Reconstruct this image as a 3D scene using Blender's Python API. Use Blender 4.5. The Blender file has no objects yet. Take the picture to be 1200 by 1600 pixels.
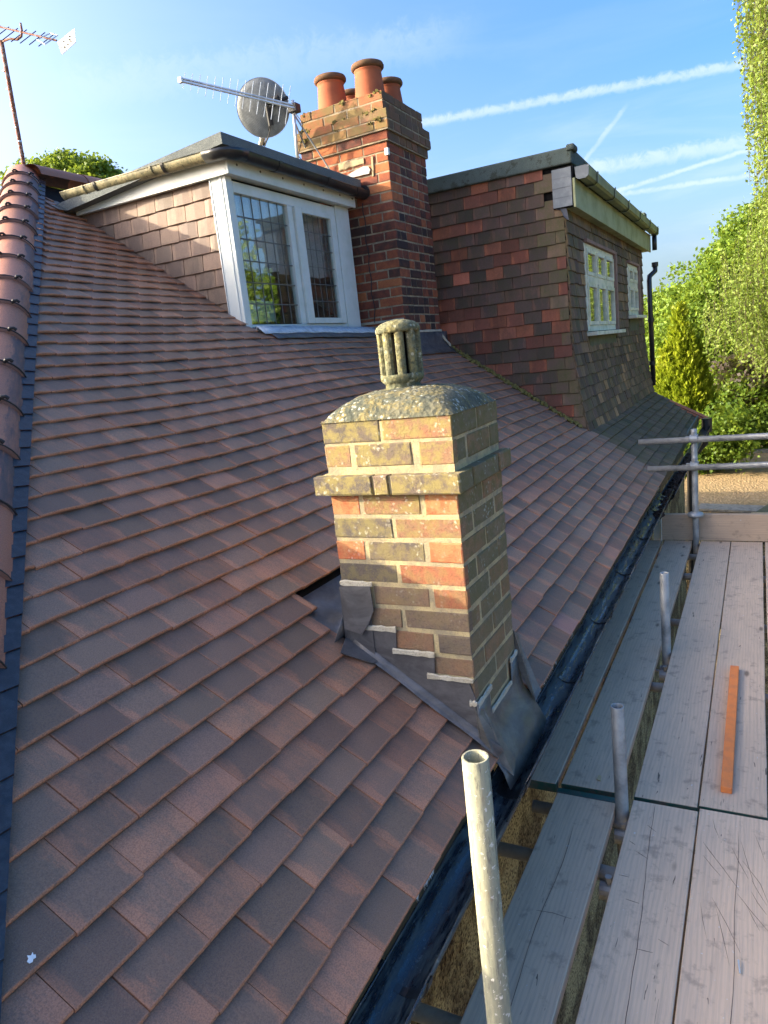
import bpy, math, random
import numpy as np
from mathutils import Vector, Matrix
random.seed(7); rng = np.random.default_rng(7)
S = bpy.context.scene
COL = S.collection

# ---------------------------------------------------------------- camera, sky, sun, exposure
cam_d = bpy.data.cameras.new("camera"); cam = bpy.data.objects.new("camera", cam_d); COL.objects.link(cam)
FW = Vector((0.86055361, 0.4652996, -0.20722876)); RT = Vector((0.45238144, -0.88515325, -0.10887954)); UP = RT.cross(FW)
cam.matrix_world = Matrix(((RT.x, UP.x, -FW.x, 0), (RT.y, UP.y, -FW.y, 0), (RT.z, UP.z, -FW.z, 0), (0, 0, 0, 1)))
cam_d.sensor_fit = 'HORIZONTAL'; cam_d.sensor_width = 36; cam_d.lens = 36 * 1113.4 / 1200
cam_d.clip_start = 0.05; cam_d.clip_end = 3000
S.camera = cam
SUN = Vector((-0.524, 1.0, 0.41)).normalized()          # towards the sun
w = bpy.data.worlds.new("World"); S.world = w; w.use_nodes = True
nt = w.node_tree; nt.nodes.clear()
def N(nt, t, **k):
    n = nt.nodes.new(t)
    for a, b in k.items():
        setattr(n, a, b)
    return n
def M(nt, op, a, b=None, c=None, clamp=False):
    n = nt.nodes.new('ShaderNodeMath'); n.operation = op; n.use_clamp = clamp
    for i, v in enumerate((a, b, c)):
        if v is None: continue
        if isinstance(v, (int, float)): n.inputs[i].default_value = v
        else: nt.links.new(v, n.inputs[i])
    return n.outputs[0]
def MIX(nt, fac, a, b, mode='MIX'):
    n = nt.nodes.new('ShaderNodeMix'); n.data_type = 'RGBA'; n.blend_type = mode
    for s, v in ((0, fac), (6, a), (7, b)):
        if isinstance(v, (int, float)): n.inputs[s].default_value = v
        elif isinstance(v, tuple): n.inputs[s].default_value = (*v, 1)
        else: nt.links.new(v, n.inputs[s])
    return n.outputs[2]
def SM(nt, v, lo, hi, a=0.0, b=1.0):
    n = nt.nodes.new('ShaderNodeMapRange'); n.interpolation_type = 'SMOOTHSTEP'
    nt.links.new(v, n.inputs[0]); n.inputs[1].default_value = lo; n.inputs[2].default_value = hi
    n.inputs[3].default_value = a; n.inputs[4].default_value = b
    return n.outputs[0]
def NOISE(nt, vec, scale, detail=4, rough=.6, dist=0.0):
    n = nt.nodes.new('ShaderNodeTexNoise'); n.inputs['Scale'].default_value = scale
    n.inputs['Detail'].default_value = detail; n.inputs['Roughness'].default_value = rough; n.inputs['Distortion'].default_value = dist
    if vec is not None: nt.links.new(vec, n.inputs['Vector'])
    return n.outputs[0]
def MAP(nt, vec, scale):
    n = nt.nodes.new('ShaderNodeMapping'); n.inputs['Scale'].default_value = scale; nt.links.new(vec, n.inputs[0]); return n.outputs[0]
def DOT(nt, vec, d):
    n = nt.nodes.new('ShaderNodeVectorMath'); n.operation = 'DOT_PRODUCT'; nt.links.new(vec, n.inputs[0]); n.inputs[1].default_value = d
    return n.outputs['Value']
sky = N(nt, 'ShaderNodeTexSky', sky_type='NISHITA', sun_disc=False)
sky.sun_elevation = math.asin(SUN.z); sky.sun_rotation = math.atan2(SUN.x, SUN.y)
sky.altitude = 100; sky.air_density = .6; sky.dust_density = 8.0; sky.ozone_density = 2.0
geo = N(nt, 'ShaderNodeTexCoord'); dirv = geo.outputs['Generated']
hs = N(nt, 'ShaderNodeHueSaturation'); hs.inputs['Saturation'].default_value = 1.4; nt.links.new(sky.outputs[0], hs.inputs['Color']); hs.inputs['Value'].default_value = .88
col = hs.outputs[0]
nz = NOISE(nt, MAP(nt, dirv, (9, 9, 26)), 3, 6, .62, .4)
nz2 = NOISE(nt, dirv, 60, 5, .7, .6)
nz3 = NOISE(nt, MAP(nt, dirv, (2.2, 2.2, 12)), 1.3, 5, .6, .5)
def streak(nrm, mid, tan, half, width, amt):
    d = DOT(nt, dirv, nrm); d = M(nt, 'ADD', d, M(nt, 'MULTIPLY', M(nt, 'SUBTRACT', nz2, .5), width * 1.6))
    a = M(nt, 'ABSOLUTE', d); m = SM(nt, a, width * .15, width, 1, 0)
    t = M(nt, 'ABSOLUTE', DOT(nt, dirv, tan)); tt = M(nt, 'SUBTRACT', DOT(nt, dirv, tan), float(Vector(mid).dot(Vector(tan))))
    m = M(nt, 'MULTIPLY', m, SM(nt, M(nt, 'ABSOLUTE', tt), half * .8, half * 1.25, 1, 0))
    m = M(nt, 'MULTIPLY', m, SM(nt, DOT(nt, dirv, mid), .4, .6))
    return M(nt, 'MULTIPLY', M(nt, 'MULTIPLY', m, SM(nt, nz2, .25, .62, .45, 1)), amt)
cl = None
for a in (((.27, .076, -.9599), (.9401, .1948, .2798), (.2082, -.9779, -.0189), .171 * 1.3, .0075, .50),
          ((.1873, -.1031, -.9769), (.9799, .0889, .1785), (.0685, -.9907, .1176), .12, .0036, .5),
          ((.1601, .053, -.9857), (.9836, .076, .1638), (.0836, -.9957, -.04), .12, .0042, .4),
          ((.3228, .1545, -.9338), (.7775, .5193, .3547), (.5397, -.8405, .0475), .221, .03, .16),
          ((.2817, -.6663, -.6904), (.959, .1731, .2243), (-.03, -.7253, .6878), .045, .004, .3),
          ((.1948, .0493, -.9796), (.9727, .1188, .1995), (.1262, -.9917, -.0248), .13, .012, .45)):
    s = streak(*a); cl = s if cl is None else M(nt, 'ADD', cl, s)
zz = N(nt, 'ShaderNodeSeparateXYZ'); nt.links.new(dirv, zz.inputs[0])
low = SM(nt, zz.outputs[2], .02, .42, 1, 0)
haze = M(nt, 'MULTIPLY', SM(nt, zz.outputs[2], .03, .34, 1, 0), .5)
wisp = M(nt, 'MULTIPLY', SM(nt, nz3, .42, .75), M(nt, 'ADD', M(nt, 'MULTIPLY', low, .35), .04))
cl = M(nt, 'ADD', cl, wisp, clamp=True)
col = MIX(nt, haze, col, (.95, 1.30, 1.45))
col = MIX(nt, cl, col, (1.35, 1.5, 1.55))
bg = N(nt, 'ShaderNodeBackground'); bg.inputs['Strength'].default_value = .15
nt.links.new(col, bg.inputs[0]); wo = N(nt, 'ShaderNodeOutputWorld'); nt.links.new(bg.outputs[0], wo.inputs[0])
sd = bpy.data.lights.new("sun", 'SUN'); sd.energy = 2.0; sd.angle = math.radians(.53); sd.color = (1, .86, .62)
so = bpy.data.objects.new("sun", sd); COL.objects.link(so); so.rotation_euler = SUN.to_track_quat('Z', 'Y').to_euler(); so.location = (-5, 12, 9)
S.view_settings.view_transform = 'Standard'; S.view_settings.look = 'None'; S.view_settings.gamma = 1
S.view_settings.exposure = 2.42; S.view_settings.use_curve_mapping = False

# ---------------------------------------------------------------- materials
def newmat(name, rough=.8, spec=.3):
    m = bpy.data.materials.new(name); m.use_nodes = True; t = m.node_tree
    b = t.nodes['Principled BSDF']; b.inputs['Roughness'].default_value = rough; b.inputs['Specular IOR Level'].default_value = spec
    return m, t, b
def bump(t, b, h, strength=.4, dist=.003):
    n = t.nodes.new('ShaderNodeBump'); n.inputs['Strength'].default_value = strength; n.inputs['Distance'].default_value = dist
    t.links.new(h, n.inputs['Height']); t.links.new(n.outputs[0], b.inputs['Normal'])
def uvr(t):
    """local metre coordinates of a piece (u, v) and its random number"""
    u = t.nodes.new('ShaderNodeUVMap'); u.uv_map = 'uv'; s = t.nodes.new('ShaderNodeSeparateXYZ'); t.links.new(u.outputs[0], s.inputs[0])
    a = t.nodes.new('ShaderNodeAttribute'); a.attribute_name = 'rnd'; r = a.outputs['Fac']
    c = t.nodes.new('ShaderNodeCombineXYZ'); t.links.new(s.outputs[0], c.inputs[0]); t.links.new(s.outputs[1], c.inputs[1]); t.links.new(M(t, 'MULTIPLY', r, 71.0), c.inputs[2])
    return s.outputs[0], s.outputs[1], r, c.outputs[0]
def pos(t):
    return t.nodes.new('ShaderNodeNewGeometry').outputs['Position']
def plain(name, c, rough=.6, spec=.4, metal=0, var=.15, scale=12, bmp=.15, c2=None, lo=.4, hi=.7):
    m, t, b = newmat(name, rough, spec); b.inputs['Metallic'].default_value = metal
    p = pos(t); n = NOISE(t, p, scale, 6, .65)
    k = MIX(t, SM(t, n, lo, hi), c, c2 if c2 else tuple(x * (1 - var * 2) for x in c))
    t.links.new(k, b.inputs['Base Color'])
    if bmp: bump(t, b, NOISE(t, p, scale * 12, 3, .6), bmp, .002)
    return m
def mat_tile(name, dark, clay, edge, moss=None, clay_amt=.0, vary=.35, rough=.62):
    m, t, b = newmat(name, rough, .35)
    u, v, r, uv = uvr(t)
    st = NOISE(t, MAP(t, uv, (85, 9, 1)), 1, 5, .7, .5)
    st2 = NOISE(t, MAP(t, uv, (20, 13, 1)), 1, 6, .72, .6)
    blot = NOISE(t, MAP(t, uv, (30, 14, 1)), 1, 7, .72, .3)
    big = NOISE(t, pos(t), .9, 3, .5)
    sp = NOISE(t, uv, 300, 3, .6)
    k = M(t, 'ADD', M(t, 'MULTIPLY', st, .36), M(t, 'MULTIPLY', st2, .26)); k = M(t, 'ADD', k, M(t, 'MULTIPLY', blot, .46))
    sd_ = SM(t, M(t, 'ADD', M(t, 'ABSOLUTE', M(t, 'SUBTRACT', u, .083)), M(t, 'MULTIPLY', M(t, 'SUBTRACT', NOISE(t, MAP(t, uv, (34, 10, 1)), 1, 6, .72), .5), .13)), .045, .085, -.10, .22)
    k = M(t, 'ADD', k, sd_)
    k = M(t, 'ADD', k, M(t, 'MULTIPLY', M(t, 'SUBTRACT', r, .5), vary * 1.25)); k = M(t, 'ADD', k, M(t, 'MULTIPLY', M(t, 'SUBTRACT', big, .5), .18)); k = M(t, 'ADD', k, clay_amt)
    band = M(t, 'MULTIPLY', SM(t, u, .012, .034, 1, 0), .10); k = M(t, 'ADD', k, band)
    c = MIX(t, SM(t, k, .44, .80), dark, clay)
    tint = M(t, 'FRACT', M(t, 'MULTIPLY', r, 17.3))
    c = MIX(t, M(t, 'MULTIPLY', tint, .5), c, MIX(t, .55, c, (.26, .125, .10)))
    val = N(t, 'ShaderNodeHueSaturation'); t.links.new(c, val.inputs['Color']); t.links.new(SM(t, M(t, 'FRACT', M(t, 'MULTIPLY', r, 41.7)), 0, 1, .80, 1.22), val.inputs['Value']); c = val.outputs[0]
    e = M(t, 'MAXIMUM', M(t, 'MULTIPLY', SM(t, v, .0015, .008, 1, 0), SM(t, v, -.005, -.001)), M(t, 'MULTIPLY', SM(t, u, .001, .005, 1, 0), .6))
    e = M(t, 'MULTIPLY', e, SM(t, NOISE(t, uv, 60, 4, .7), .25, .52))
    c = MIX(t, M(t, 'MULTIPLY', e, .85), c, edge)
    ls = SM(t, NOISE(t, MAP(t, uv, (40, 90, 1)), 1, 5, .8, .3), .69, .76)
    c = MIX(t, M(t, 'MULTIPLY', ls, .5), c, (.55, .50, .46))
    c = MIX(t, M(t, 'MULTIPLY', SM(t, sp, .38, .66), .42), c, (.055, .045, .042)); c = MIX(t, M(t, 'MULTIPLY', SM(t, NOISE(t, uv, 700, 2, .5), .60, .72), .22), c, (.5, .45, .42))
    if moss:
        p = pos(t); mn = NOISE(t, p, 5, 6, .7); mn2 = NOISE(t, p, 45, 5, .7)
        f = M(t, 'MULTIPLY', SM(t, mn, .35, .62), SM(t, mn2, .35, .6, .45, 1))
        c = MIX(t, M(t, 'MULTIPLY', f, moss[1]), c, moss[0])
    t.links.new(c, b.inputs['Base Color'])
    bump(t, b, M(t, 'ADD', M(t, 'MULTIPLY', sp, .4), M(t, 'ADD', st, blot)), .35, .0016)
    return m
T_MAIN = mat_tile('clay_tile_new', (.200, .134, .088), (.37, .180, .100), (.52, .22, .11))
T_PALE = mat_tile('clay_tile_pale', (.40, .20, .15), (.48, .25, .18), (.45, .2, .12))
T_MOSS = mat_tile('clay_tile_mossy', (.12, .088, .056), (.20, .125, .072), (.10, .07, .035), moss=((.075, .085, .022), .62), vary=.5, rough=.85)
T_HUNG = mat_tile('hung_tile_new', (.14, .10, .07), (.28, .185, .12), (.22, .13, .08), clay_amt=.08)
T_OLD = mat_tile('hung_tile_dark', (.068, .047, .036), (.15, .075, .048), (.025, .018, .016), moss=((.055, .06, .02), .45), vary=.3, rough=.85)
T_OLDR = mat_tile('hung_tile_red', (.20, .058, .030), (.34, .105, .045), (.14, .04, .03), moss=((.045, .04, .02), .35), vary=.5, rough=.85)
T_ORA = mat_tile('hung_tile_orange', (.42, .11, .055), (.50, .15, .075), (.2, .06, .03), clay_amt=.2)
T_OLDF = mat_tile('hung_tile_front', (.095, .062, .040), (.24, .15, .075), (.03, .022, .014), moss=((.085, .075, .02), .5), vary=.6, rough=.85)
T_TAN = mat_tile('hung_tile_tan', (.36, .21, .09), (.42, .26, .12), (.1, .06, .03), moss=((.10, .08, .02), .3), rough=.85)
T_RIDGE = mat_tile('hip_tile_clay', (.10, .08, .082), (.46, .20, .115), (.16, .08, .06), vary=.4, clay_amt=.22)

def mat_brick(name, cols, lichen=None, moss=None, rough=.9, patch=True):
    m, t, b = newmat(name, rough, .2)
    u, v, r, uv = uvr(t)
    ramp = t.nodes.new('ShaderNodeValToRGB'); ramp.color_ramp.interpolation = 'LINEAR'
    el = ramp.color_ramp.elements
    while len(el) > 1: el.remove(el[-1])
    el[0].position = 0; el[0].color = (*cols[0], 1)
    for i, c in enumerate(cols[1:]):
        e = el.new((i + 1) / (len(cols) - 1)); e.color = (*c, 1)
    n1 = NOISE(t, uv, 16, 5, .65, .3); n2 = NOISE(t, uv, 160, 4, .7)
    t.links.new(M(t, 'ADD', r, M(t, 'MULTIPLY', M(t, 'SUBTRACT', n1, .5), .85 if patch else .2), clamp=True), ramp.inputs[0])
    c = ramp.outputs[0]
    c = MIX(t, M(t, 'MULTIPLY', SM(t, n2, .45, .72), .45), c, (.05, .035, .03))
    p = pos(t)
    if moss:
        f = M(t, 'MULTIPLY', SM(t, NOISE(t, p, 7, 5, .7), .32, .6), moss[1]); c = MIX(t, f, c, moss[0])
    if lichen:
        z = t.nodes.new('ShaderNodeSeparateXYZ'); t.links.new(p, z.inputs[0])
        up = SM(t, z.outputs[2], lichen[2], lichen[3], .12, 1)
        f = M(t, 'MULTIPLY', SM(t, NOISE(t, p, 24, 6, .72), .40, .60), up); c = MIX(t, M(t, 'MULTIPLY', f, .82), c, lichen[0])
        vo = t.nodes.new('ShaderNodeTexVoronoi'); vo.inputs['Scale'].default_value = 62; vo.inputs['Randomness'].default_value = 1
        va = t.nodes.new('ShaderNodeVectorMath'); va.operation = 'ADD'; t.links.new(p, va.inputs[0]); nn_ = t.nodes.new('ShaderNodeTexNoise'); nn_.inputs['Scale'].default_value = 70; nn_.inputs['Detail'].default_value = 4; t.links.new(p, nn_.inputs['Vector']); vm = t.nodes.new('ShaderNodeVectorMath'); vm.operation = 'SCALE'; vm.inputs['Scale'].default_value = .018; t.links.new(nn_.outputs['Color'], vm.inputs[0]); t.links.new(vm.outputs[0], va.inputs[1]); t.links.new(va.outputs[0], vo.inputs['Vector'])
        d = M(t, 'MULTIPLY', SM(t, vo.outputs['Distance'], .10, .42, .85, 0), SM(t, NOISE(t, p, 13, 3, .6), .46, .64)); d = M(t, 'MULTIPLY', d, up)
        c = MIX(t, d, c, lichen[1])
    t.links.new(c, b.inputs['Base Color'])
    bump(t, b, M(t, 'ADD', n1, n2), .7, .004)
    return m
B_SMALL = mat_brick('stock_brick', ((.33, .12, .065), (.26, .145, .085), (.21, .145, .095), (.155, .12, .09), (.11, .095, .08)), lichen=((.26, .215, .075), (.50, .48, .36), -.95, -.30))
B_ORANGE = mat_brick('orange_brick', ((.46, .12, .05), (.44, .15, .07), (.42, .14, .065)), lichen=((.4, .27, .12), (.62, .6, .5), -.9, -.2))
B_SMALLM = mat_brick('mossy_stock_brick', ((.34, .18, .10), (.25, .18, .11), (.19, .155, .10), (.22, .18, .115)), lichen=((.14, .13, .055), (.42, .43, .36), -1.1, -.35), moss=((.12, .12, .05), .42))
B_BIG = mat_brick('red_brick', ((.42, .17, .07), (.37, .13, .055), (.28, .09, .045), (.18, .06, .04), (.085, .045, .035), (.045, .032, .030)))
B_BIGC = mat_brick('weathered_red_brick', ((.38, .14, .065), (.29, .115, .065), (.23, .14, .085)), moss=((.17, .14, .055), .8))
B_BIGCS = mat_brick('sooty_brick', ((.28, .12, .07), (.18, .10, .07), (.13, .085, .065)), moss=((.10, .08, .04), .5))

def mat_mortar(name, c, c2, s=60):
    m, t, b = newmat(name, .95, .1); p = pos(t)
    c_ = MIX(t, SM(t, NOISE(t, p, 14, 5, .7), .38, .62), c, c2)
    c_ = MIX(t, M(t, 'MULTIPLY', SM(t, NOISE(t, p, 220, 2, .5), .5, .7), .4), c_, tuple(x * .4 for x in c))
    t.links.new(c_, b.inputs['Base Color']); bump(t, b, NOISE(t, p, s * 2, 5, .7), .8, .004); return m
MORT_S = mat_mortar('yellow_mortar', (.48, .39, .21), (.30, .26, .17))
MORT_B = mat_mortar('grey_mortar', (.36, .30, .20), (.21, .17, .12))
MORT_N = mat_mortar('fresh_mortar', (.42, .38, .28), (.50, .47, .37))

def mat_lichen_stone(name, base, base2, yel, wh):
    m, t, b = newmat(name, .92, .2); p = pos(t)
    c = MIX(t, SM(t, NOISE(t, p, 11, 6, .7), .36, .62), base, base2)
    c = MIX(t, M(t, 'MULTIPLY', SM(t, NOISE(t, p, 19, 6, .75), .47, .60), .8), c, yel)
    vo = t.nodes.new('ShaderNodeTexVoronoi'); vo.inputs['Scale'].default_value = 60; t.links.new(p, vo.inputs['Vector'])
    d = M(t, 'MULTIPLY', SM(t, vo.outputs['Distance'], .25, .38, 1, 0), SM(t, NOISE(t, p, 16, 4, .6), .44, .60))
    c = MIX(t, M(t, 'MULTIPLY', d, .9), c, wh)
    c = MIX(t, M(t, 'MULTIPLY', SM(t, NOISE(t, p, 130, 4, .7), .48, .64), .6), c, (.05, .052, .035))
    t.links.new(c, b.inputs['Base Color']); bump(t, b, M(t, 'ADD', NOISE(t, p, 70, 6, .7), vo.outputs['Distance']), .9, .005); return m
FLAUNCH = mat_lichen_stone('lichened_mortar_cap', (.14, .135, .09), (.07, .08, .06), (.22, .18, .07), (.36, .38, .32))
COWL = mat_lichen_stone('lichened_clay_cowl', (.21, .20, .11), (.10, .11, .07), (.24, .21, .085), (.38, .38, .28))

def mat_lead(name, c):
    m, t, b = newmat(name, .48, .5); b.inputs['Metallic'].default_value = .3; p = pos(t)
    c_ = MIX(t, SM(t, NOISE(t, MAP(t, p, (6, 6, 14)), 1, 6, .7, .8), .35, .7), c, tuple(min(1, x * 1.8) for x in c))
    t.links.new(c_, b.inputs['Base Color']); t.links.new(SM(t, NOISE(t, p, 16, 5, .7), .3, .7, .34, .62), b.inputs['Roughness'])
    bump(t, b, NOISE(t, p, 9, 3, .5), .35, .006); return m
LEAD = mat_lead('lead_sheet', (.080, .078, .078)); LEADOLD = mat_lead('old_lead', (.095, .092, .082))
GALV = plain('galvanised_tube', (.36, .37, .355), .5, .5, .45, c2=(.20, .21, .20), scale=9, bmp=.25)
def mat_pole():
    m, t, b = newmat('weathered_cream_tube', .7, .3); p = pos(t)
    c = MIX(t, SM(t, NOISE(t, MAP(t, p, (30, 30, 3)), 1, 6, .7), .35, .68), (.36, .35, .23), (.19, .20, .15))
    c = MIX(t, M(t, 'MULTIPLY', SM(t, NOISE(t, MAP(t, p, (70, 70, 12)), 1, 6, .8), .52, .62), .75), c, (.13, .125, .10))
    t.links.new(c, b.inputs['Base Color']); c2_ = MIX(t, SM(t, NOISE(t, p, 75, 4, .7), .60, .66), c, (.60, .58, .50)); c2_ = MIX(t, M(t, 'MULTIPLY', SM(t, NOISE(t, MAP(t, p, (14, 14, 5)), 1, 5, .8), .56, .68), .6), c2_, (.20, .115, .06)); t.links.new(c2_, b.inputs['Base Color'])
    bump(t, b, NOISE(t, p, 90, 5, .7), .5, .003); return m
POLE = mat_pole()
PVC = plain('white_upvc', (.60, .64, .60), .35, .5, scale=5, c2=(.50, .56, .50), bmp=0)
PVCG = plain('green_stained_white', (.34, .36, .20), .6, .3, scale=4, c2=(.22, .24, .11), bmp=.1)
PAINT = plain('white_painted_timber', (.72, .70, .55), .5, .4, scale=9, c2=(.48, .50, .34), bmp=.2)
BLACKP = plain('black_gutter_plastic', (.018, .019, .020), .3, .5, scale=7, c2=(.035, .037, .035), bmp=.1)
BLACKD = plain('dull_black_plastic', (.014, .016, .019), .55, .4, scale=30, bmp=.3)
STRIP = plain('hip_roll_membrane', (.016, .022, .030), .42, .5, scale=40, c2=(.035, .045, .055), bmp=.4)
def mat_gutter_worn():
    m, t, b = newmat('faded_gutter', .5, .4); p = pos(t)
    n = NOISE(t, MAP(t, p, (1, 1, 1)), 14, 7, .75)
    c = MIX(t, SM(t, n, .40, .60), (.16, .15, .085), (.33, .29, .16)); c = MIX(t, SM(t, NOISE(t, p, 60, 5, .7), .52, .66), c, (.05, .05, .035))
    t.links.new(c, b.inputs['Base Color']); bump(t, b, n, .2, .002); return m
GUTW = mat_gutter_worn()
def mat_gutter_wet():
    m, t, b = newmat('grimy_gutter', .25, .6); p = pos(t)
    n = NOISE(t, MAP(t, p, (7, 40, 40)), 1, 7, .75)
    c = MIX(t, SM(t, n, .48, .62), (.012, .018, .024), (.07, .085, .075)); c = MIX(t, M(t, 'MULTIPLY', SM(t, NOISE(t, p, 60, 6, .8), .60, .68), .7), c, (.22, .25, .22))
    t.links.new(c, b.inputs['Base Color']); t.links.new(SM(t, n, .4, .65, .16, .8), b.inputs['Roughness']); bump(t, b, NOISE(t, p, 50, 5, .7), .4, .003); return m
GUTG = mat_gutter_wet()
def mat_felt(name, c, c2, sc=260, moss=0):
    m, t, b = newmat(name, .95, .2); p = pos(t)
    k = MIX(t, SM(t, NOISE(t, p, sc, 2, .5), .42, .62), c, c2)
    k = MIX(t, M(t, 'MULTIPLY', SM(t, NOISE(t, p, 4, 5, .7), .4, .7), .35), k, tuple(x * .55 for x in c))
    if moss: k = MIX(t, M(t, 'MULTIPLY', SM(t, NOISE(t, p, 9, 7, .8), .52, .60), moss), k, (.035, .032, .018))
    t.links.new(k, b.inputs['Base Color']); bump(t, b, NOISE(t, p, sc, 3, .6), .8, .003); return m
FELT = mat_felt('mineral_felt', (.10, .115, .115), (.20, .22, .21)); FELTG = mat_felt('green_mineral_felt', (.07, .095, .085), (.14, .17, .15), moss=.6)
POTM = plain('terracotta', (.36, .11, .05), .8, .2, scale=5, c2=(.27, .08, .04), bmp=.2)
POTR = plain('sooty_terracotta', (.15, .08, .045), .9, .2, scale=25, c2=(.10, .07, .04), bmp=.3)
def mat_board():
    m, t, b = newmat('scaffold_board_wood', .85, .2); u, v, r, uv = uvr(t)
    g = NOISE(t, MAP(t, uv, (3.5, 70, 1)), 1, 6, .7, .8)
    wv = t.nodes.new('ShaderNodeTexWave'); wv.wave_type = 'BANDS'; wv.bands_direction = 'Y'; wv.inputs['Scale'].default_value = 22
    wv.inputs['Distortion'].default_value = 7; wv.inputs['Detail'].default_value = 4; wv.inputs['Detail Scale'].default_value = .5; wv.inputs['Detail Roughness'].default_value = .6
    t.links.new(MAP(t, uv, (.22, 1, 1)), wv.inputs['Vector'])
    fine = NOISE(t, MAP(t, uv, (14, 420, 1)), 1, 3, .6); bl = NOISE(t, uv, 2.6, 5, .6); bl2 = NOISE(t, uv, 14, 5, .65)
    c = MIX(t, SM(t, bl, .35, .68), (.60, .42, .26), (.66, .46, .28))
    c = MIX(t, M(t, 'MULTIPLY', SM(t, wv.outputs[1], .35, .95), .13), c, (.22, .175, .14))
    c = MIX(t, M(t, 'MULTIPLY', SM(t, g, .45, .70), .24), c, (.20, .155, .12))
    c = MIX(t, M(t, 'MULTIPLY', SM(t, fine, .45, .75), .28), c, (.36, .32, .27))
    c = MIX(t, M(t, 'MULTIPLY', SM(t, bl2, .54, .70), .42), c, (.16, .12, .09))
    kn = t.nodes.new('ShaderNodeTexVoronoi'); kn.inputs['Scale'].default_value = 1; t.links.new(MAP(t, uv, (2.6, 7.5, 1)), kn.inputs['Vector'])
    c = MIX(t, M(t, 'MULTIPLY', SM(t, kn.outputs['Distance'], .04, .12, 1, 0), .75), c, (.11, .075, .05))
    mk = SM(t, NOISE(t, MAP(t, uv, (5, 60, 1)), 1, 2, .4, 2.2), .735, .75); c = MIX(t, M(t, 'MULTIPLY', mk, .8), c, (.045, .035, .03))
    dr = SM(t, NOISE(t, uv, 48, 3, .6), .715, .735); c = MIX(t, dr, c, (.6, .58, .5))
    hv = N(t, 'ShaderNodeHueSaturation'); t.links.new(c, hv.inputs['Color']); t.links.new(SM(t, r, 0, 1, .82, 1.12), hv.inputs['Value']); hv.inputs['Saturation'].default_value = .9
    t.links.new(hv.outputs[0], b.inputs['Base Color']); bump(t, b, M(t, 'ADD', M(t, 'MULTIPLY', fine, .3), M(t, 'ADD', g, M(t, 'MULTIPLY', wv.outputs[1], .15))), .4, .0015); return m
WOOD = mat_board()
BATTEN = plain('orange_treated_timber', (.80, .24, .06), .7, .3, scale=18, c2=(.66, .21, .07), bmp=.3)
TIMB = plain('fresh_sawn_timber', (.55, .42, .22), .8, .2, scale=12, c2=(.4, .3, .17), bmp=.2)
GREYT = plain('weathered_grey_timber', (.27, .26, .22), .9, .2, scale=14, c2=(.16, .155, .13), bmp=.4)
def mat_dash():
    m, t, b = newmat('pebbledash', .95, .15); p = pos(t)
    vo = t.nodes.new('ShaderNodeTexVoronoi'); vo.inputs['Scale'].default_value = 80; t.links.new(p, vo.inputs['Vector'])
    k = MIX(t, SM(t, vo.outputs['Color'], .15, .85), (.045, .032, .02), (.20, .155, .085))
    f = SM(t, NOISE(t, p, 3.4, 6, .7), .44, .60); k = MIX(t, M(t, 'MULTIPLY', f, SM(t, NOISE(t, p, 70, 3, .6), .40, .55)), k, (.42, .36, .19))
    t.links.new(k, b.inputs['Base Color']); bump(t, b, vo.outputs['Distance'], 1, .008); return m
DASH = mat_dash()
def mat_gravel(name, c1, c2, c3, sc):
    m, t, b = newmat(name, .95, .15); p = pos(t)
    vo = t.nodes.new('ShaderNodeTexVoronoi'); vo.inputs['Scale'].default_value = sc; t.links.new(p, vo.inputs['Vector'])
    s = t.nodes.new('ShaderNodeSeparateXYZ'); t.links.new(vo.outputs['Color'], s.inputs[0])
    k = MIX(t, s.outputs[0], c1, c2); k = MIX(t, SM(t, NOISE(t, p, .9, 6, .7), .45, .65), k, c3)
    k = MIX(t, M(t, 'MULTIPLY', SM(t, NOISE(t, p, sc * .35, 4, .8), .55, .7), .6), k, tuple(x * .3 for x in c1))
    t.links.new(k, b.inputs['Base Color']); bump(t, b, vo.outputs['Distance'], .9, .02); return m
GRAVEL = mat_gravel('roof_chippings', (.26, .18, .09), (.42, .31, .17), (.30, .22, .11), 26)
GROUND = mat_gravel('garden_ground', (.11, .08, .045), (.27, .21, .12), (.15, .12, .06), 34)
DARK = plain('dark_underlay', (.012, .011, .011), .9, .1, bmp=0)
MOSSM = mat_mortar('moss_clump', (.17, .15, .045), (.16, .13, .05))
SLATE = plain('grey_slate', (.17, .19, .20), .6, .4, scale=10, c2=(.25, .27, .27), bmp=.2)
PINKR = plain('pink_render', (.30, .19, .15), .9, .2, scale=8, c2=(.22, .15, .11), bmp=.3)
GREENR = plain('mossy_render', (.12, .13, .075), .95, .1, scale=8, c2=(.16, .15, .10), bmp=.3)
BARK = plain('bark', (.10, .08, .06), .95, .1, scale=6, c2=(.05, .04, .03), bmp=.5)
CURT = plain('cream_curtain', (.55, .50, .50), .9, .1, scale=3, bmp=0)
ROOM = plain('room_wall', (.45, .48, .47), .9, .1, scale=2, bmp=0)
PLAST = plain('pale_aluminium', (.62, .66, .66), .4, .5, .5, scale=10, bmp=0)
RUST = plain('rusty_tube', (.20, .085, .05), .8, .3, .2, scale=40, c2=(.30, .28, .26), bmp=.3, lo=.5, hi=.6)
def mat_dish():
    m, t, b = newmat('grey_perforated_dish', .5, .5); b.inputs['Metallic'].default_value = .2; p = pos(t)
    c = MIX(t, SM(t, NOISE(t, p, 14, 6, .7), .35, .65), (.13, .145, .155), (.20, .22, .23)); t.links.new(c, b.inputs['Base Color'])
    vo = t.nodes.new('ShaderNodeTexVoronoi'); vo.inputs['Scale'].default_value = 150; vo.inputs['Randomness'].default_value = 0; t.links.new(p, vo.inputs['Vector'])
    t.links.new(SM(t, vo.outputs['Distance'], .25, .32, .35, 1), b.inputs['Alpha']); return m
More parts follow.
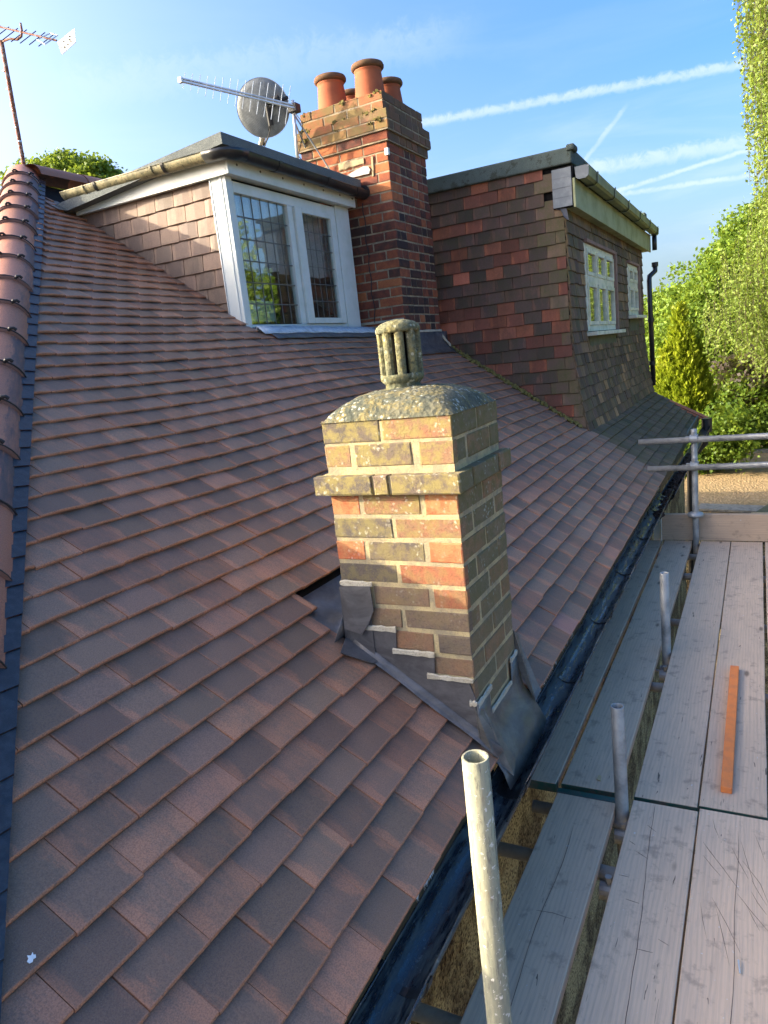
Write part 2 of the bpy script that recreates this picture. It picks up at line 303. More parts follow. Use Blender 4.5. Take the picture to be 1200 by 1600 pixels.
DISH = mat_dish()
def mat_glass():
    m = bpy.data.materials.new('window_glass'); m.use_nodes = True; t = m.node_tree; t.nodes.clear()
    g = N(t, 'ShaderNodeBsdfGlossy'); g.inputs['Roughness'].default_value = .015; g.inputs['Color'].default_value = (.9, .95, .93, 1)
    tr = N(t, 'ShaderNodeBsdfTransparent'); tr.inputs['Color'].default_value = (.88, .92, .90, 1)
    lw = N(t, 'ShaderNodeLayerWeight'); lw.inputs['Blend'].default_value = .5
    bm = N(t, 'ShaderNodeBump'); bm.inputs['Strength'].default_value = .25; bm.inputs['Distance'].default_value = .002
    t.links.new(NOISE(t, pos(t), 6, 2, .5), bm.inputs['Height']); t.links.new(bm.outputs[0], g.inputs['Normal'])
    mx = N(t, 'ShaderNodeMixShader'); t.links.new(M(t, 'ADD', M(t, 'MULTIPLY', M(t, 'POWER', lw.outputs['Facing'], 4.0), .9), .11, clamp=True), mx.inputs[0]); t.links.new(tr.outputs[0], mx.inputs[1]); t.links.new(g.outputs[0], mx.inputs[2])
    o = N(t, 'ShaderNodeOutputMaterial'); t.links.new(mx.outputs[0], o.inputs[0]); return m
GLASS = mat_glass()
def mat_leaf(name, c1, c2, c3):
    m = bpy.data.materials.new(name); m.use_nodes = True; t = m.node_tree; b = t.nodes['Principled BSDF']
    a = t.nodes.new('ShaderNodeAttribute'); a.attribute_name = 'rnd'
    r = t.nodes.new('ShaderNodeValToRGB'); e = r.color_ramp.elements; e[0].color = (*c1, 1); e[1].color = (*c3, 1); x = e.new(.5); x.color = (*c2, 1)
    t.links.new(a.outputs['Fac'], r.inputs[0]); t.links.new(r.outputs[0], b.inputs['Base Color'])
    b.inputs['Roughness'].default_value = .55; b.inputs['Specular IOR Level'].default_value = .3
    tr = N(t, 'ShaderNodeBsdfTranslucent'); t.links.new(MIX(t, .5, r.outputs[0], (.35, .42, .04)), tr.inputs[0])
    mx = N(t, 'ShaderNodeMixShader'); mx.inputs[0].default_value = .38; t.links.new(b.outputs[0], mx.inputs[1]); t.links.new(tr.outputs[0], mx.inputs[2])
    t.links.new(mx.outputs[0], t.nodes['Material Output'].inputs[0]); return m
LEAF = mat_leaf('broad_leaf', (.07, .13, .014), (.14, .23, .024), (.21, .31, .035))
LEAFB = mat_leaf('birch_leaf', (.11, .17, .02), (.18, .26, .04), (.26, .33, .08))
LEAFC = mat_leaf('conifer_spray', (.13, .19, .006), (.24, .30, .01), (.34, .37, .025))
LEAFU = mat_leaf('undergrowth_leaf', (.04, .09, .01), (.09, .16, .015), (.15, .23, .025))
LEAFP = mat_leaf('purple_leaf', (.03, .02, .02), (.05, .035, .03), (.06, .06, .03))

# ---------------------------------------------------------------- mesh helpers
class MB:
    def __init__(s): s.v = []; s.f = []; s.uv = []; s.r = []; s.m = []
    def add(s, vs, fs, uvs=None, r=0.0, m=0):
        o = len(s.v); s.v += [tuple(p) for p in vs]
        for f in fs:
            s.f.append(tuple(i + o for i in f)); s.r.append(r); s.m.append(m)
            s.uv += [(uvs[i] if uvs else (0.0, 0.0)) for i in f]
    def box(s, a, b, r=0.0, m=0, mat=None):
        (x0, y0, z0), (x1, y1, z1) = a, b
        P = [(x, y, z) for x in (x0, x1) for y in (y0, y1) for z in (z0, z1)]
        U = [(p[0] - x0 + p[1] - y0, p[2] - z0) for p in P]
        if mat: P = [mat @ Vector(p) for p in P]
        s.add(P, [(0, 1, 3, 2), (4, 6, 7, 5), (0, 4, 5, 1), (2, 3, 7, 6), (0, 2, 6, 4), (1, 5, 7, 3)], U, r, m)
    def tube(s, path, rad, n=12, cap=True, r=0.0, m=0, inner=None):
        path = [Vector(p) for p in path]; rings = []
        rs = rad if isinstance(rad, (list, tuple)) else [rad] * len(path)
        t0 = (path[1] - path[0]).normalized(); a = t0.orthogonal().normalized()
        vs = []; acc = 0
        for i, p in enumerate(path):
            t = (path[min(i + 1, len(path) - 1)] - path[max(i - 1, 0)]).normalized()
            a = (a - t * a.dot(t)).normalized(); b = t.cross(a)
            vs += [p + (a * math.cos(2 * math.pi * k / n) + b * math.sin(2 * math.pi * k / n)) * rs[i] for k in range(n)]
        fs = [(i * n + k, i * n + (k + 1) % n, (i + 1) * n + (k + 1) % n, (i + 1) * n + k) for i in range(len(path) - 1) for k in range(n)]
        if cap: fs += [tuple(range(n - 1, -1, -1)), tuple((len(path) - 1) * n + k for k in range(n))]
        s.add(vs, fs, None, r, m)
    def lathe(s, base, prof, n=32, r=0.0, m=0, axis=None, cap=True, sc=1.0):
        B = Vector(base); q = (axis.to_track_quat('Z', 'Y') if axis else None); vs = []
        for (rr, z) in prof:
            rr = rr * sc
            for k in range(n):
                p = Vector((rr * math.cos(2 * math.pi * k / n), rr * math.sin(2 * math.pi * k / n), z)); vs.append(B + (q @ p if q else p))
        fs = [(i * n + k, i * n + (k + 1) % n, (i + 1) * n + (k + 1) % n, (i + 1) * n + k) for i in range(len(prof) - 1) for k in range(n)]
        if cap: fs += [tuple(range(n - 1, -1, -1)), tuple((len(prof) - 1) * n + k for k in range(n))]
        s.add(vs, fs, None, r, m)
    def prism(s, poly, h0, h1, O, ux, uy, n, r=0.0, m=0):
        """extrude a polygon given in (a, b) of a frame from height h0 to h1 along n"""
        k = len(poly); O = Vector(O)
        P = [O + ux * a + uy * b + n * h0 for a, b in poly] + [O + ux * a + uy * b + n * h1 for a, b in poly]
        U = [(a, b) for a, b in poly] * 2
        s.add(P, [tuple(range(k - 1, -1, -1)), tuple(range(k, 2 * k))] + [(i, (i + 1) % k, k + (i + 1) % k, k + i) for i in range(k)], U, r, m)
    def build(s, name, mat, parent=None, smooth=False, kind=None):
        me = bpy.data.meshes.new(name); me.from_pydata(s.v, [], s.f)
        for x in (mat if isinstance(mat, (list, tuple)) else [mat]): me.materials.append(x)
        u = me.uv_layers.new(name='uv'); u.data.foreach_set('uv', np.array(s.uv, dtype=np.float32).ravel())
        a = me.attributes.new('rnd', 'FLOAT', 'FACE'); a.data.foreach_set('value', np.array(s.r, dtype=np.float32))
        me.polygons.foreach_set('material_index', np.array(s.m, dtype=np.int32))
        if smooth: me.polygons.foreach_set('use_smooth', np.ones(len(s.f), dtype=bool))
        me.update()
        o = bpy.data.objects.new(name, me); COL.objects.link(o)
        if parent: o.parent = parent
        if kind: o['kind'] = kind
        return o
def bevel(o, wdt=.003, seg=2):
    b = o.modifiers.new('bev', 'BEVEL'); b.width = wdt; b.segments = seg; b.limit_method = 'ANGLE'; b.angle_limit = math.radians(40); return o
def tag(o, label, cat, group=None):
    o['label'] = label; o['category'] = cat
    if group: o['group'] = group
    return o
def thing(name, label, cat, group=None):
    return tag_e(name, label, cat, group)
def tag_e(name, label, cat, group=None):
    o = bpy.data.objects.new(name, None); COL.objects.link(o); o.empty_display_size = .1
    return tag(o, label, cat, group)
def boxobj(name, a, b, mat, parent=None, bev=.003):
    m = MB(); m.box(a, b); o = m.build(name, mat, parent)
    if bev: bevel(o, bev)
    return o
X_, Y_, Z_ = Vector((1, 0, 0)), Vector((0, 1, 0)), Vector((0, 0, 1))

# ---------------------------------------------------------------- geometry of the slope
YE, ZE, A = .742, -1.281, math.radians(35)
ES = Vector((0, math.cos(A), math.sin(A))); NR = Vector((0, -math.sin(A), math.cos(A)))
GA = .0985
def dh(x, v):
    """gentle unevenness of the old timbers"""
    return .010 * math.sin(x * 1.3 + v * .9) + .006 * math.sin(x * 2.9 - v * 1.7) - .012 - .025 * max(0, x - 6.3) * max(0, 1 - v * .8)
def drift(x, v):
    s = min(max((v - 1.8) / 1.4, 0), 1); s = s * s * (3 - 2 * s)
    return -.058 * s * min(max(x - 2.3, -.5), 1.75)
def RP(x, v, h=0.0):
    return Vector((x, YE, ZE)) + ES * v + NR * (h + dh(x, v))
def hipx(v): return .155 + .79 * v

def tile(mb, P, ux, uv, n, w_, r, th=.0130, tilt=.138, ln=.19, cam_=.0035, m=0):
    """one plain tile: front bottom-left corner at P, width along ux, running up along uv"""
    prof = [(0, th), (.003, 2 * th - .003), (.0, 2 * th - .0055)]
    pr = [(ln, -.004), (ln, 2 * th - tilt * ln), (.0035, 2 * th - tilt * .0035), (.0, 2 * th - .004), (.0, 2 * th - .0125)]
    vs = []; us = []
    for i in range(3):
        a = w_ * i / 2; c = cam_ if i == 1 else 0.0
        for q_, (b, h) in enumerate(pr):
            vs.append(P + ux * a + uv * b + n * (h + c)); us.append((a, b if 0 < q_ < 4 else -.006))
    k = len(pr); fs = []
    for i in range(2):
        for j in range(k - 1): fs.append((i * k + j, (i + 1) * k + j, (i + 1) * k + j + 1, i * k + j + 1))
    fs += [tuple(range(0, k)), tuple(range(3 * k - 1, 2 * k - 1, -1))]
    mb.add(vs, fs, us, r, m)

def jit(ux, uv, n, a=.006, b=.006):
    q = Matrix.Rotation(random.gauss(0, a), 3, n) @ Matrix.Rotation(random.gauss(0, b), 3, uv)
    return q @ ux, q @ uv, q @ n

# ---------------------------------------------------------------- THE MAIN ROOF SLOPE
roof = thing('tiled_roof', 'long slope of purple-brown plain clay tiles running from the hip down to the black eaves gutter', 'roof')
tiles = []   # (distance, MB-args)
def excluded(x0, x1, v):
    """returns list of clipped (x0,x1) pieces"""
    segs = [(x0, x1)]
    def cut(a, b):
        nonlocal segs
        out = []
        for p, q in segs:
            if q <= a or p >= b: out.append((p, q)); continue
            if p < a: out.append((p, a))
            if q > b: out.append((b, q))
        segs = out
    if -.1 < v < .60: cut(1.945, 2.395)
    elif .55 < v < .80: cut(1.93 if v < .72 else 1.985, 2.395)
    if v > 2.66: cut(3.965, 5.55)
    if v > 2.40: cut(5.52, 6.62)
    if v > .90: cut(6.66, 11.28)
    if v > 4.62: cut(3.9, 12)
    segs = [(max(p, hipx(v) - .012), min(q, 11.93 - .79 * v)) for p, q in segs]
    return [(p, q) for p, q in segs if q - p > .02]
VTOP = 5.08
nrow = int(VTOP / GA)
W = .167
for k in range(nrow):
    v = k * GA - .004
    x = -.05 + (W / 2 if k % 2 else 0)
    while x < 11.9:
        for p, q in excluded(x, x + W - .002, v):
            xm = (p + q) / 2; vv = v + drift(xm, v)
            d = (RP(xm, vv)).length
            pale = 2.98 < xm < 3.16 and k == 0
            tiles.append((d, p, q - p, vv + random.gauss(0, .0016), k, pale))
        x += W
# slightly proud undercloak course showing under the eaves tiles
mb = MB()
for x in np.arange(.2, 11.7, .17):
    if 1.9 < x + .08 < 2.42: continue
    tile(mb, RP(x + .03, .010, -.014), X_, ES, NR, .167, random.random(), cam_=.001)
u_ = mb.build('undercloak_course', T_MAIN, roof, kind='stuff')
def inview(P):
    f = P.dot(FW)
    if f < .2: return False
    x = 600 + 1113 * P.dot(RT) / f; y = 800 - 1113 * P.dot(UP) / f
    return -60 < x < 1260 and -60 < y < 1660
tiles.sort(key=lambda t: t[0])
rest = MB(); n_ind = 0
for d, p, wd, v, k, pale in tiles:
    xm = p + wd / 2; P = RP(p, v, random.gauss(0, .0012)); e = (RP(p + wd, v) - RP(p, v)).normalized()
    ux, uv, n = jit(e, ES, NR, .0035, .003)
    mossy = xm > 6.62 + .25 * max(0, .5 - abs(v - .5)) + random.uniform(-.03, .03)
    big = random.random()
    mi = 2 if pale else (1 if mossy else 0)
    if inview(P) and n_ind < 300:
        o_ = MB(); tile(o_, P, ux, uv, n, wd, big); o_.build('roof_tile', (T_MAIN, T_MOSS, T_PALE)[mi], roof); n_ind += 1
    else: tile(rest, P, ux, uv, n, wd, big, m=mi)
rest.build('roof_tiles_beyond', [T_MAIN, T_MOSS, T_PALE], roof, kind='stuff')
# solid roof body: underlay, hip end slope, back slope
mb = MB()
def Q(x, v, h=-.02): return RP(x, v, h - .01)
NS = 24
for i in range(NS):
    for j in range(12):
        def g(i_, j_):
            v = VTOP * j_ / 12; x0 = hipx(v) - .02; xe = 11.9 - .79 * v; return RP(x0 + (xe - x0) * i_ / NS, v, -.012)
        mb.add([g(i, j), g(i + 1, j), g(i + 1, j + 1), g(i, j + 1)], [(0, 1, 2, 3)])
top = RP(hipx(VTOP), VTOP, 0); yb = top.y + (top.y - YE)
mb.add([(hipx(0), YE, ZE - .05), tuple(top + Vector((0, 0, -.05))), (hipx(0), yb, ZE - .05)], [(0, 1, 2)])
xr = 11.9 - .79 * VTOP
mb.add([tuple(top + Vector((0, 0, -.04))), (xr, top.y, top.z - .04), (11.9, yb, ZE), (hipx(0), yb, ZE)], [(0, 1, 2, 3)])
mb.add([(xr, top.y, top.z - .04), (11.9, YE, ZE - .10), (11.9, yb, ZE)], [(0, 1, 2)])
mb.build('roof_deck', DARK, roof)
# ---- hip end tiles, just the band next to the hip (other side of the hip)
HN = Vector((-math.sin(A), 0, math.cos(A))); HS = Vector((math.cos(A), 0, math.sin(A)))
mb = MB()
for k in range(6, nrow):
    v = k * GA; xh = hipx(v); y0 = YE + v * math.cos(A)
    for j in range(7):
        yy = y0 + .20 + j * W + (W / 2 if k % 2 else 0)
        P = Vector((xh - .04, yy + W, ZE + v * math.sin(A) - .03))
        tile(mb, P, -Y_, HS, HN, W - .002, random.random())
mb.build('hip_end_tiles', T_MAIN, roof, kind='stuff')
# ---- dry hip strip and hip tiles
def hipP(v, off=0.0, h=0.0):
    """point on the hip line; off is metres along +x on the slope"""
    return RP(hipx(v) + off, v, h)
mb = MB(); V = np.arange(0.0, VTOP + .02, .049)
for i in range(len(V) - 1):
    for (a0, a1, h0, h1) in ((-.15, -.075, .060, .046), (-.075, .004, .046, .036), (.004, .008, .036, .014)):
        st = .004 if i % 2 else -.001
        mb.add([hipP(V[i], a0, h0 + st), hipP(V[i], a1, h1 + st), hipP(V[i + 1], a1, h1 + st), hipP(V[i + 1], a0, h0 + st)], [(0, 1, 2, 3)])
mb.build('hip_roll_strip', STRIP, roof)
hd = (RP(hipx(4), 4) - RP(hipx(1), 1)).normalized(); hr = hd.cross(Z_).normalized(); hu = hr.cross(hd).normalized()   # hr points to camera right
TL = .252
vs_step = TL
k = 0; v = -.1
while v < VTOP + .05:
    P = hipP(v, -.188, -.012); P2 = hipP(v + vs_step + .022, -.188, -.012); L = 1.0
    mb = MB(); n = 14; R0 = .128; r = random.random(); vs = []; us = []
    R = [R0 * 1.02, R0, R0 * .985, R0 * .95]; T = [0.0, .03, .6, 1.0]
    jx = random.gauss(0, .003)
    for ti, (t_, R_) in enumerate(zip(T, R)):
        c = P.lerp(P2, t_) + hr * jx
        for q in range(n + 1):
            a = math.radians(8 + 164 * q / n); vs.append(c + hr * (R_ * math.cos(a)) + hu * (R_ * math.sin(a) * .86 + (.008 if ti < 2 else 0) - .02)); us.append((q * .03 + .05, t_ * .26))
    o0 = len(vs)
    for q in range(n + 1):
        a = math.radians(8 + 164 * q / n); vs.append(P + hr * (jx + (R0 - .016) * math.cos(a)) + hu * ((R0 - .016) * math.sin(a) * .86 - .015)); us.append((.05, .0))
    fs = [(i * (n + 1) + q, i * (n + 1) + q + 1, (i + 1) * (n + 1) + q + 1, (i + 1) * (n + 1) + q) for i in range(3) for q in range(n)]
    fs += [(o0 + q, o0 + q + 1, q + 1, q) for q in range(n)]
    mb.add(vs, fs, us, r); mb.build('hip_tile', T_RIDGE, roof, smooth=True)
    # black union seal with two clips over the joint
    mb = MB(); c = P + hd * .004
    pts = [c + hr * (R0 * 1.035 * math.cos(math.radians(a))) + hu * (R0 * 1.035 * math.sin(math.radians(a)) * .86 - .012) for a in range(6, 176, 12)]
    mb.tube(pts, .0035, 6)
    for a in (52, 100):
        q = c + hr * (R0 * 1.05 * math.cos(math.radians(a))) + hu * (R0 * 1.05 * math.sin(math.radians(a)) * .86 - .008)
        mb.tube([q - hr * .016 - hu * .004, q - hr * .007 + hu * .006, q + hr * .007 + hu * .006, q + hr * .016 - hu * .004], .0075, 8)
    mb.build('union_seal', BLACKD, roof)
    v += vs_step
# ridge tiles from the apex towards the flat roof
for i in range(8):
    mb = MB(); n = 12; x0 = hipx(VTOP) - .12 + i * .45; r = random.random(); vs = []; us = []
    for x in (x0, x0 + .448):
        for q in range(n + 1):
            a = math.radians(5 + 170 * q / n); rr = .125 + (.006 if x == x0 else 0); vs.append(Vector((x, top.y + rr * math.cos(a), top.z + .02 + rr * math.sin(a) * .8))); us.append((q * .03 + .04, (x - x0)))
    mb.add(vs, [(q, q + 1, n + 2 + q, n + 1 + q) for q in range(n)], us, r); mb.build('ridge_tile', T_RIDGE, roof, smooth=True)
# far end: orange hip tile at the end of the mossy slope
for i in range(3):
    v0 = -.10 + i * .31
    def fp(v): return Vector((11.97 - .79 * v, YE, ZE)) + ES * v + NR * (dh(11.9, 0) - .01)
    P, P2 = fp(v0), fp(v0 + .33); dd_ = (P2 - P).normalized(); sd_ = dd_.cross(Z_).normalized(); ud_ = sd_.cross(dd_); mb = MB(); vs = []; us = []
    for p in (P, P2):
        for q in range(11):
            a = math.radians(180 * q / 10); vs.append(p + sd_ * (.11 * math.cos(a)) + ud_ * (.10 * math.sin(a))); us.append((q * .03 + .04, (p - P).length))
    mb.add(vs, [(q, q + 1, 12 + q, 11 + q) for q in range(10)], us, .9); mb.build('end_hip_tile', T_ORA if i < 2 else T_MOSS, roof, smooth=True)
# moss and debris caught along the foot of the far dormer's tiled side
mb = MB()
for i in range(420):
    v = random.uniform(.85, 2.45); x = 6.60 - abs(random.gauss(0, .035)); s = random.uniform(.006, .022)
    P = RP(x, v + drift(x, v), .03); q = Matrix.Rotation(random.random() * 6, 3, Vector((random.random(), random.random(), .5)).normalized()).to_4x4(); q.translation = P
    mb.box((-s, -s * .6, -s * .4), (s, s * .6, s * .4), random.random(), mat=q)
mb.build('moss_debris', MOSSM, roof, kind='stuff')
# white scraps of underlay hanging below the eaves tiles, droppings on the tiles
mb = MB()
for i in range(64):
    x = random.choice((random.uniform(2.42, 3.05), random.uniform(1.3, 1.42), random.uniform(2.42, 2.75), random.uniform(6.0, 6.4)))
    P = RP(x, -.006, -.006); a = random.uniform(.006, .018); dz = random.uniform(.006, .022)
    mb.add([P, P + X_ * a, P + X_ * a * .7 - NR * dz - ES * .006, P + X_ * a * .2 - NR * dz * .6 - ES * .01], [(0, 1, 2, 3)])
mb.build('torn_underlay', plain('torn_white_membrane', (.75, .75, .72), .7, .3, bmp=0), roof)
mb = MB(); P = RP(.612, .505, .0275)
pts = [(a * .45, b * .45) for a, b in ((0, 0), (.012, -.004), (.02, .003), (.03, .0), (.036, .01), (.03, .016), (.034, .026), (.022, .02), (.012, .03), (.009, .018), (-.002, .012))]
mb.prism(pts, 0, .0015, P, X_, ES, NR); mb.build('white_splash', plain('bird_lime', (.78, .8, .78), .8, .2, bmp=0), roof)

# ---------------------------------------------------------------- EAVES: fascia, soffit, gutter, wall
wall = boxobj('house_wall', (.35, 1.0, -6.0), (11.5, 1.3, -1.30), DASH, bev=0); tag(wall, 'pebbledashed house wall under the eaves, seen through the gaps beside the scaffold boards', 'wall')
wall['kind'] = 'structure'
mb = MB(); mb.box((.2, .800, -1.46), (11.7, .822, -1.325)); mb.box((.2, .822, -1.46), (11.7, 1.0, -1.445)); mb.build('eaves_fascia', plain('dark_green_fascia', (.035, .055, .04), .5, .4, bmp=.1), roof)
gut = thing('eaves_gutter', 'long black half-round gutter below the eaves of the big tiled slope, grimy inside', 'gutter')
def gutter(parent, P0, P1, R, mat, n=12, name='channel', thick=.003):
    P0, P1 = Vector(P0), Vector(P1); t = (P1 - P0).normalized(); s = t.cross(Z_).normalized(); mb = MB()
    for sgn, rr in ((1, R), (0, R - thick)):
        vs = []
        for p in (P0, P1):
            for q in range(n + 1):
                a = math.pi + math.pi * q / n; vs.append(p + s * rr * math.cos(a) + Z_ * rr * math.sin(a))
        fs = [(q, q + 1, n + 2 + q, n + 1 + q) for q in range(n)]
        mb.add(vs, fs)
    for sx in (-1, 1):
        mb.tube([P0 + s * sx * (R - .001), P1 + s * sx * (R - .001)], .004, 6)
    return mb.build(name, mat, parent, smooth=True)
segs = [(.5, 1.93), (1.93, 4.0), (4.0, 6.4)]
for a, b in segs: gutter(gut, (a, .700, -1.335 - a * .002), (b, .700, -1.335 - b * .002), .057, GUTG)
gutter(gut, (6.4, .69, -1.385), (11.85, .69, -1.50), .057, BLACKP)
def gband(parent, c, t, R, mat, w_=.03, name='gutter_bracket'):
    t = Vector(t).normalized(); s = t.cross(Z_).normalized(); mb = MB(); c = Vector(c); pts = []
    for rr in (R + .002, R + .007):
        for e in (-w_ / 2, w_ / 2):
            for q in range(13):
                a = math.pi + math.pi * q / 12; pts.append(c + t * e + s * rr * math.cos(a) + Z_ * (rr * math.sin(a) + .004))
    fs = []
    for a, b in ((0, 1), (2, 3), (0, 2), (1, 3)):
        fs += [(a * 13 + q, a * 13 + q + 1, b * 13 + q + 1, b * 13 + q) for q in range(12)]
    mb.add(pts, fs); return mb.build(name, mat, parent)
for x in (1.15, 1.93, 2.75, 3.42, 4.2, 5.0, 5.8): gband(gut, (x, .700, -1.335), (1, 0, 0), .057, BLACKP, .05 if x in (1.93,) else .022)
# leaves and silt in the far gutter
mb = MB()
for i in range(260):
    x = random.uniform(5.6, 9.0); q = Matrix.Rotation(random.random() * 6, 3, Vector((random.random(), random.random(), .5)).normalized()).to_4x4(); q.translation = Vector((x, .69 + random.uniform(-.035, .035), -1.40 - max(0, x - 6.4) * .02))
    s = random.uniform(.006, .02); mb.box((-s, -s, -s * .3), (s, s, s * .3), random.random(), mat=q)
mb.build('gutter_litter', plain('wet_leaf_litter', (.05, .03, .02), .8, .3, scale=30, c2=(.02, .015, .01)), gut, kind='stuff')
# white window frame low on the wall, white pipe behind the far toe board, black corner downpipe
wf = thing('white_window_frame', 'sliver of white window frame on the pebbledash wall below the nearest end of the gutter', 'window')
boxobj('frame', (1.50, .955, -3.0), (1.57, 1.005, -1.60), PVC, wf); boxobj('frame', (1.16, .965, -3.0), (1.50, 1.003, -2.94), PVC, wf); boxobj('frame', (1.16, .965, -1.66), (1.50, 1.003, -1.60), PVC, wf)
boxobj('pane', (1.16, .985, -2.94), (1.50, .99, -1.66), GLASS, wf, 0)
o = boxobj('pipe_boxing', (6.30, .74, -2.1), (6.36, .80, -1.44), PVC); tag(o, 'short white boxed pipe end between the gutter and the far toe board', 'pipe')
dp = thing('black_downpipe', 'black corner downpipe dropping from the far end of the eaves gutter behind the scaffold upright', 'downpipe')
mb = MB(); mb.tube([(11.75, .69, -1.45), (11.75, .72, -1.75), (11.75, .93, -2.0), (11.75, .95, -6)], .05, 12); mb.build('pipe', BLACKP, dp, smooth=True)
mb = MB(); mb.tube([(11.75, .69, -1.58), (11.75, .69, -1.38)], .075, 12); mb.build('hopper', BLACKP, dp)

# ---------------------------------------------------------------- bricks helper
def brick(name, parent, O, ux, uy, n, a0, a1, b0, b1, depth, mat, r, ch=.004, soft=.002):
    """brick on a face frame: a along ux, b along uy, chamfered outer face, proud by depth"""
    mb = MB(); O = Vector(O)
    J = lambda: random.uniform(-soft, soft)
    c = [(a0, b0), (a1, b0), (a1, b1), (a0, b1)]
    inn = [(a0 + ch, b0 + ch), (a1 - ch, b0 + ch), (a1 - ch, b1 - ch), (a0 + ch, b1 - ch)]
    d = depth + J()
    P = [O + ux * a + uy * b - n * .03 for a, b in c] + [O + ux * (a + J()) + uy * (b + J()) + n * (d - ch * .8) for a, b in c] + [O + ux * (a + J()) + uy * (b + J()) + n * d for a, b in inn]
    U = c + c + inn
    fs = [(i, (i + 1) % 4, 4 + (i + 1) % 4, 4 + i) for i in range(4)] + [(4 + i, 4 + (i + 1) % 4, 8 + (i + 1) % 4, 8 + i) for i in range(4)] + [(8, 9, 10, 11)]
    mb.add(P, fs, U, r); return mb.build(name, mat, parent)

# ---------------------------------------------------------------- SMALL CHIMNEY with cowl
ch = thing('small_chimney', 'small lichen-covered brick chimney at the eaves with a slotted clay cowl and new lead flashing', 'chimney')
cx0, cx1, cy0, cy1 = 1.945, 2.365, .797, 1.243
boxobj('mortar_core', (cx0 + .0022, cy0 + .0022, -1.45), (cx1 - .0022, cy1 - .0022, -.180), [MORT_S], ch, 0)
def face_courses(z_t, pats, faces):
    pass
FX = (Vector((cx0, cy1, 0)), -Y_, Z_, -X_)         # face towards the camera, a runs left to right
FY = (Vector((cx0, cy0, 0)), X_, Z_, -Y_)
wx, wy = cy1 - cy0, cx1 - cx0
J = .012
for k in range(12):
    if k < 2: zt = -.172 - k * .079; hb = .070
    else: zt = -.415 - (k - 2) * .076; hb = .062
    odd = (k % 2 == 0)
    if k == 0: pf = [(0, .46), (.485, 1)]
    elif k == 1: pf = [(0, .21), (.25, .69), (.75, 1)]
    else: pf = [(0, .235), (.27, .715), (.755, 1)] if odd else [(0, .478), (.508, 1)]
    for i, (a, b) in enumerate(pf):
        r = random.random() * .75 + .2; mt = B_SMALL
        if (k, i) in ((2, 0), (2, 2), (4, 0), (4, 2)): mt = B_ORANGE; r = .3
        if (k, i) in ((6, 2), (5, 1)): r = .06
        if (k, i) in ((3, 0), (5, 0)): r = .95
        brick('brick', ch, *FX, a * wx, b * wx, zt - hb, zt, .0005, mt, r, ch=.0025)
    pf = [(0, .255), (.285, .76), (.79, 1)] if not odd else [(0, .50), (.53, 1)]
    for i, (a, b) in enumerate(pf): brick('brick', ch, *FY, max(.004, a * wy), b * wy, zt - hb, zt, .0005, B_SMALLM, random.random() * (.5 if i == 2 else 1))
# projecting band course
bx0, bx1, by0, by1 = cx0 - .035, cx1 + .03, cy0 - .025, cy1 + .035
boxobj('band_core', (bx0 + .005, by0 + .005, -.403), (bx1 - .005, by1 - .005, -.348), MORT_S, ch, 0)
for a, b in ((0, .42), (.44, .535), (.555, 1)): brick('brick', ch, (bx0, by1, 0), -Y_, Z_, -X_, a * (by1 - by0), b * (by1 - by0), -.405, -.345, .003, B_SMALL, random.uniform(.5, 1))
for a, b in ((0, .22), (.245, .72), (.745, 1)): brick('brick', ch, (bx0, by0, 0), X_, Z_, -Y_, a * (bx1 - bx0), b * (bx1 - bx0), -.405, -.345, .003, B_SMALLM, random.random())
# domed mortar cap
mb = MB(); n = 18; vs = []
for i in range(n + 1):
    for j in range(n + 1):
        a, b = i / n * 2 - 1, j / n * 2 - 1
        x = (cx0 + cx1) / 2 + a * (cx1 - cx0 + .012) / 2; y = (cy0 + cy1) / 2 + b * (cy1 - cy0 + .012) / 2
        e = (1 - abs(a) ** 3.2) * (1 - abs(b) ** 3.2)
        z = -.176 + .082 * e ** .62 + .004 * math.sin(i * 1.9 + j) * e
        vs.append((x, y, z))
mb.add(vs, [(i * (n + 1) + j, (i + 1) * (n + 1) + j, (i + 1) * (n + 1) + j + 1, i * (n + 1) + j + 1) for i in range(n) for j in range(n)])
mb.build('mortar_cap', FLAUNCH, ch, smooth=True)
# moss tufts on the cap
mb = MB()
for i in range(260):
    a, b = random.uniform(-.9, .9), random.uniform(-.9, .9); 
    if random.random() > .35 + .5 * (a > 0): continue
    P = Vector(((cx0 + cx1) / 2 + a * .2, (cy0 + cy1) / 2 + b * .21, -.176 + .078 * ((1 - abs(a) ** 3.2) * (1 - abs(b) ** 3.2)) ** .62))
    for q in range(3):
        d = Vector((random.gauss(0, .4), random.gauss(0, .4), 1)).normalized() * random.uniform(.004, .012); s = Vector((random.gauss(0, 1), random.gauss(0, 1), 0)).normalized() * .0016
        mb.add([P - s, P + s, P + d], [(0, 1, 2)])
mb.build('moss_tufts', MOSSM, ch, kind='stuff')
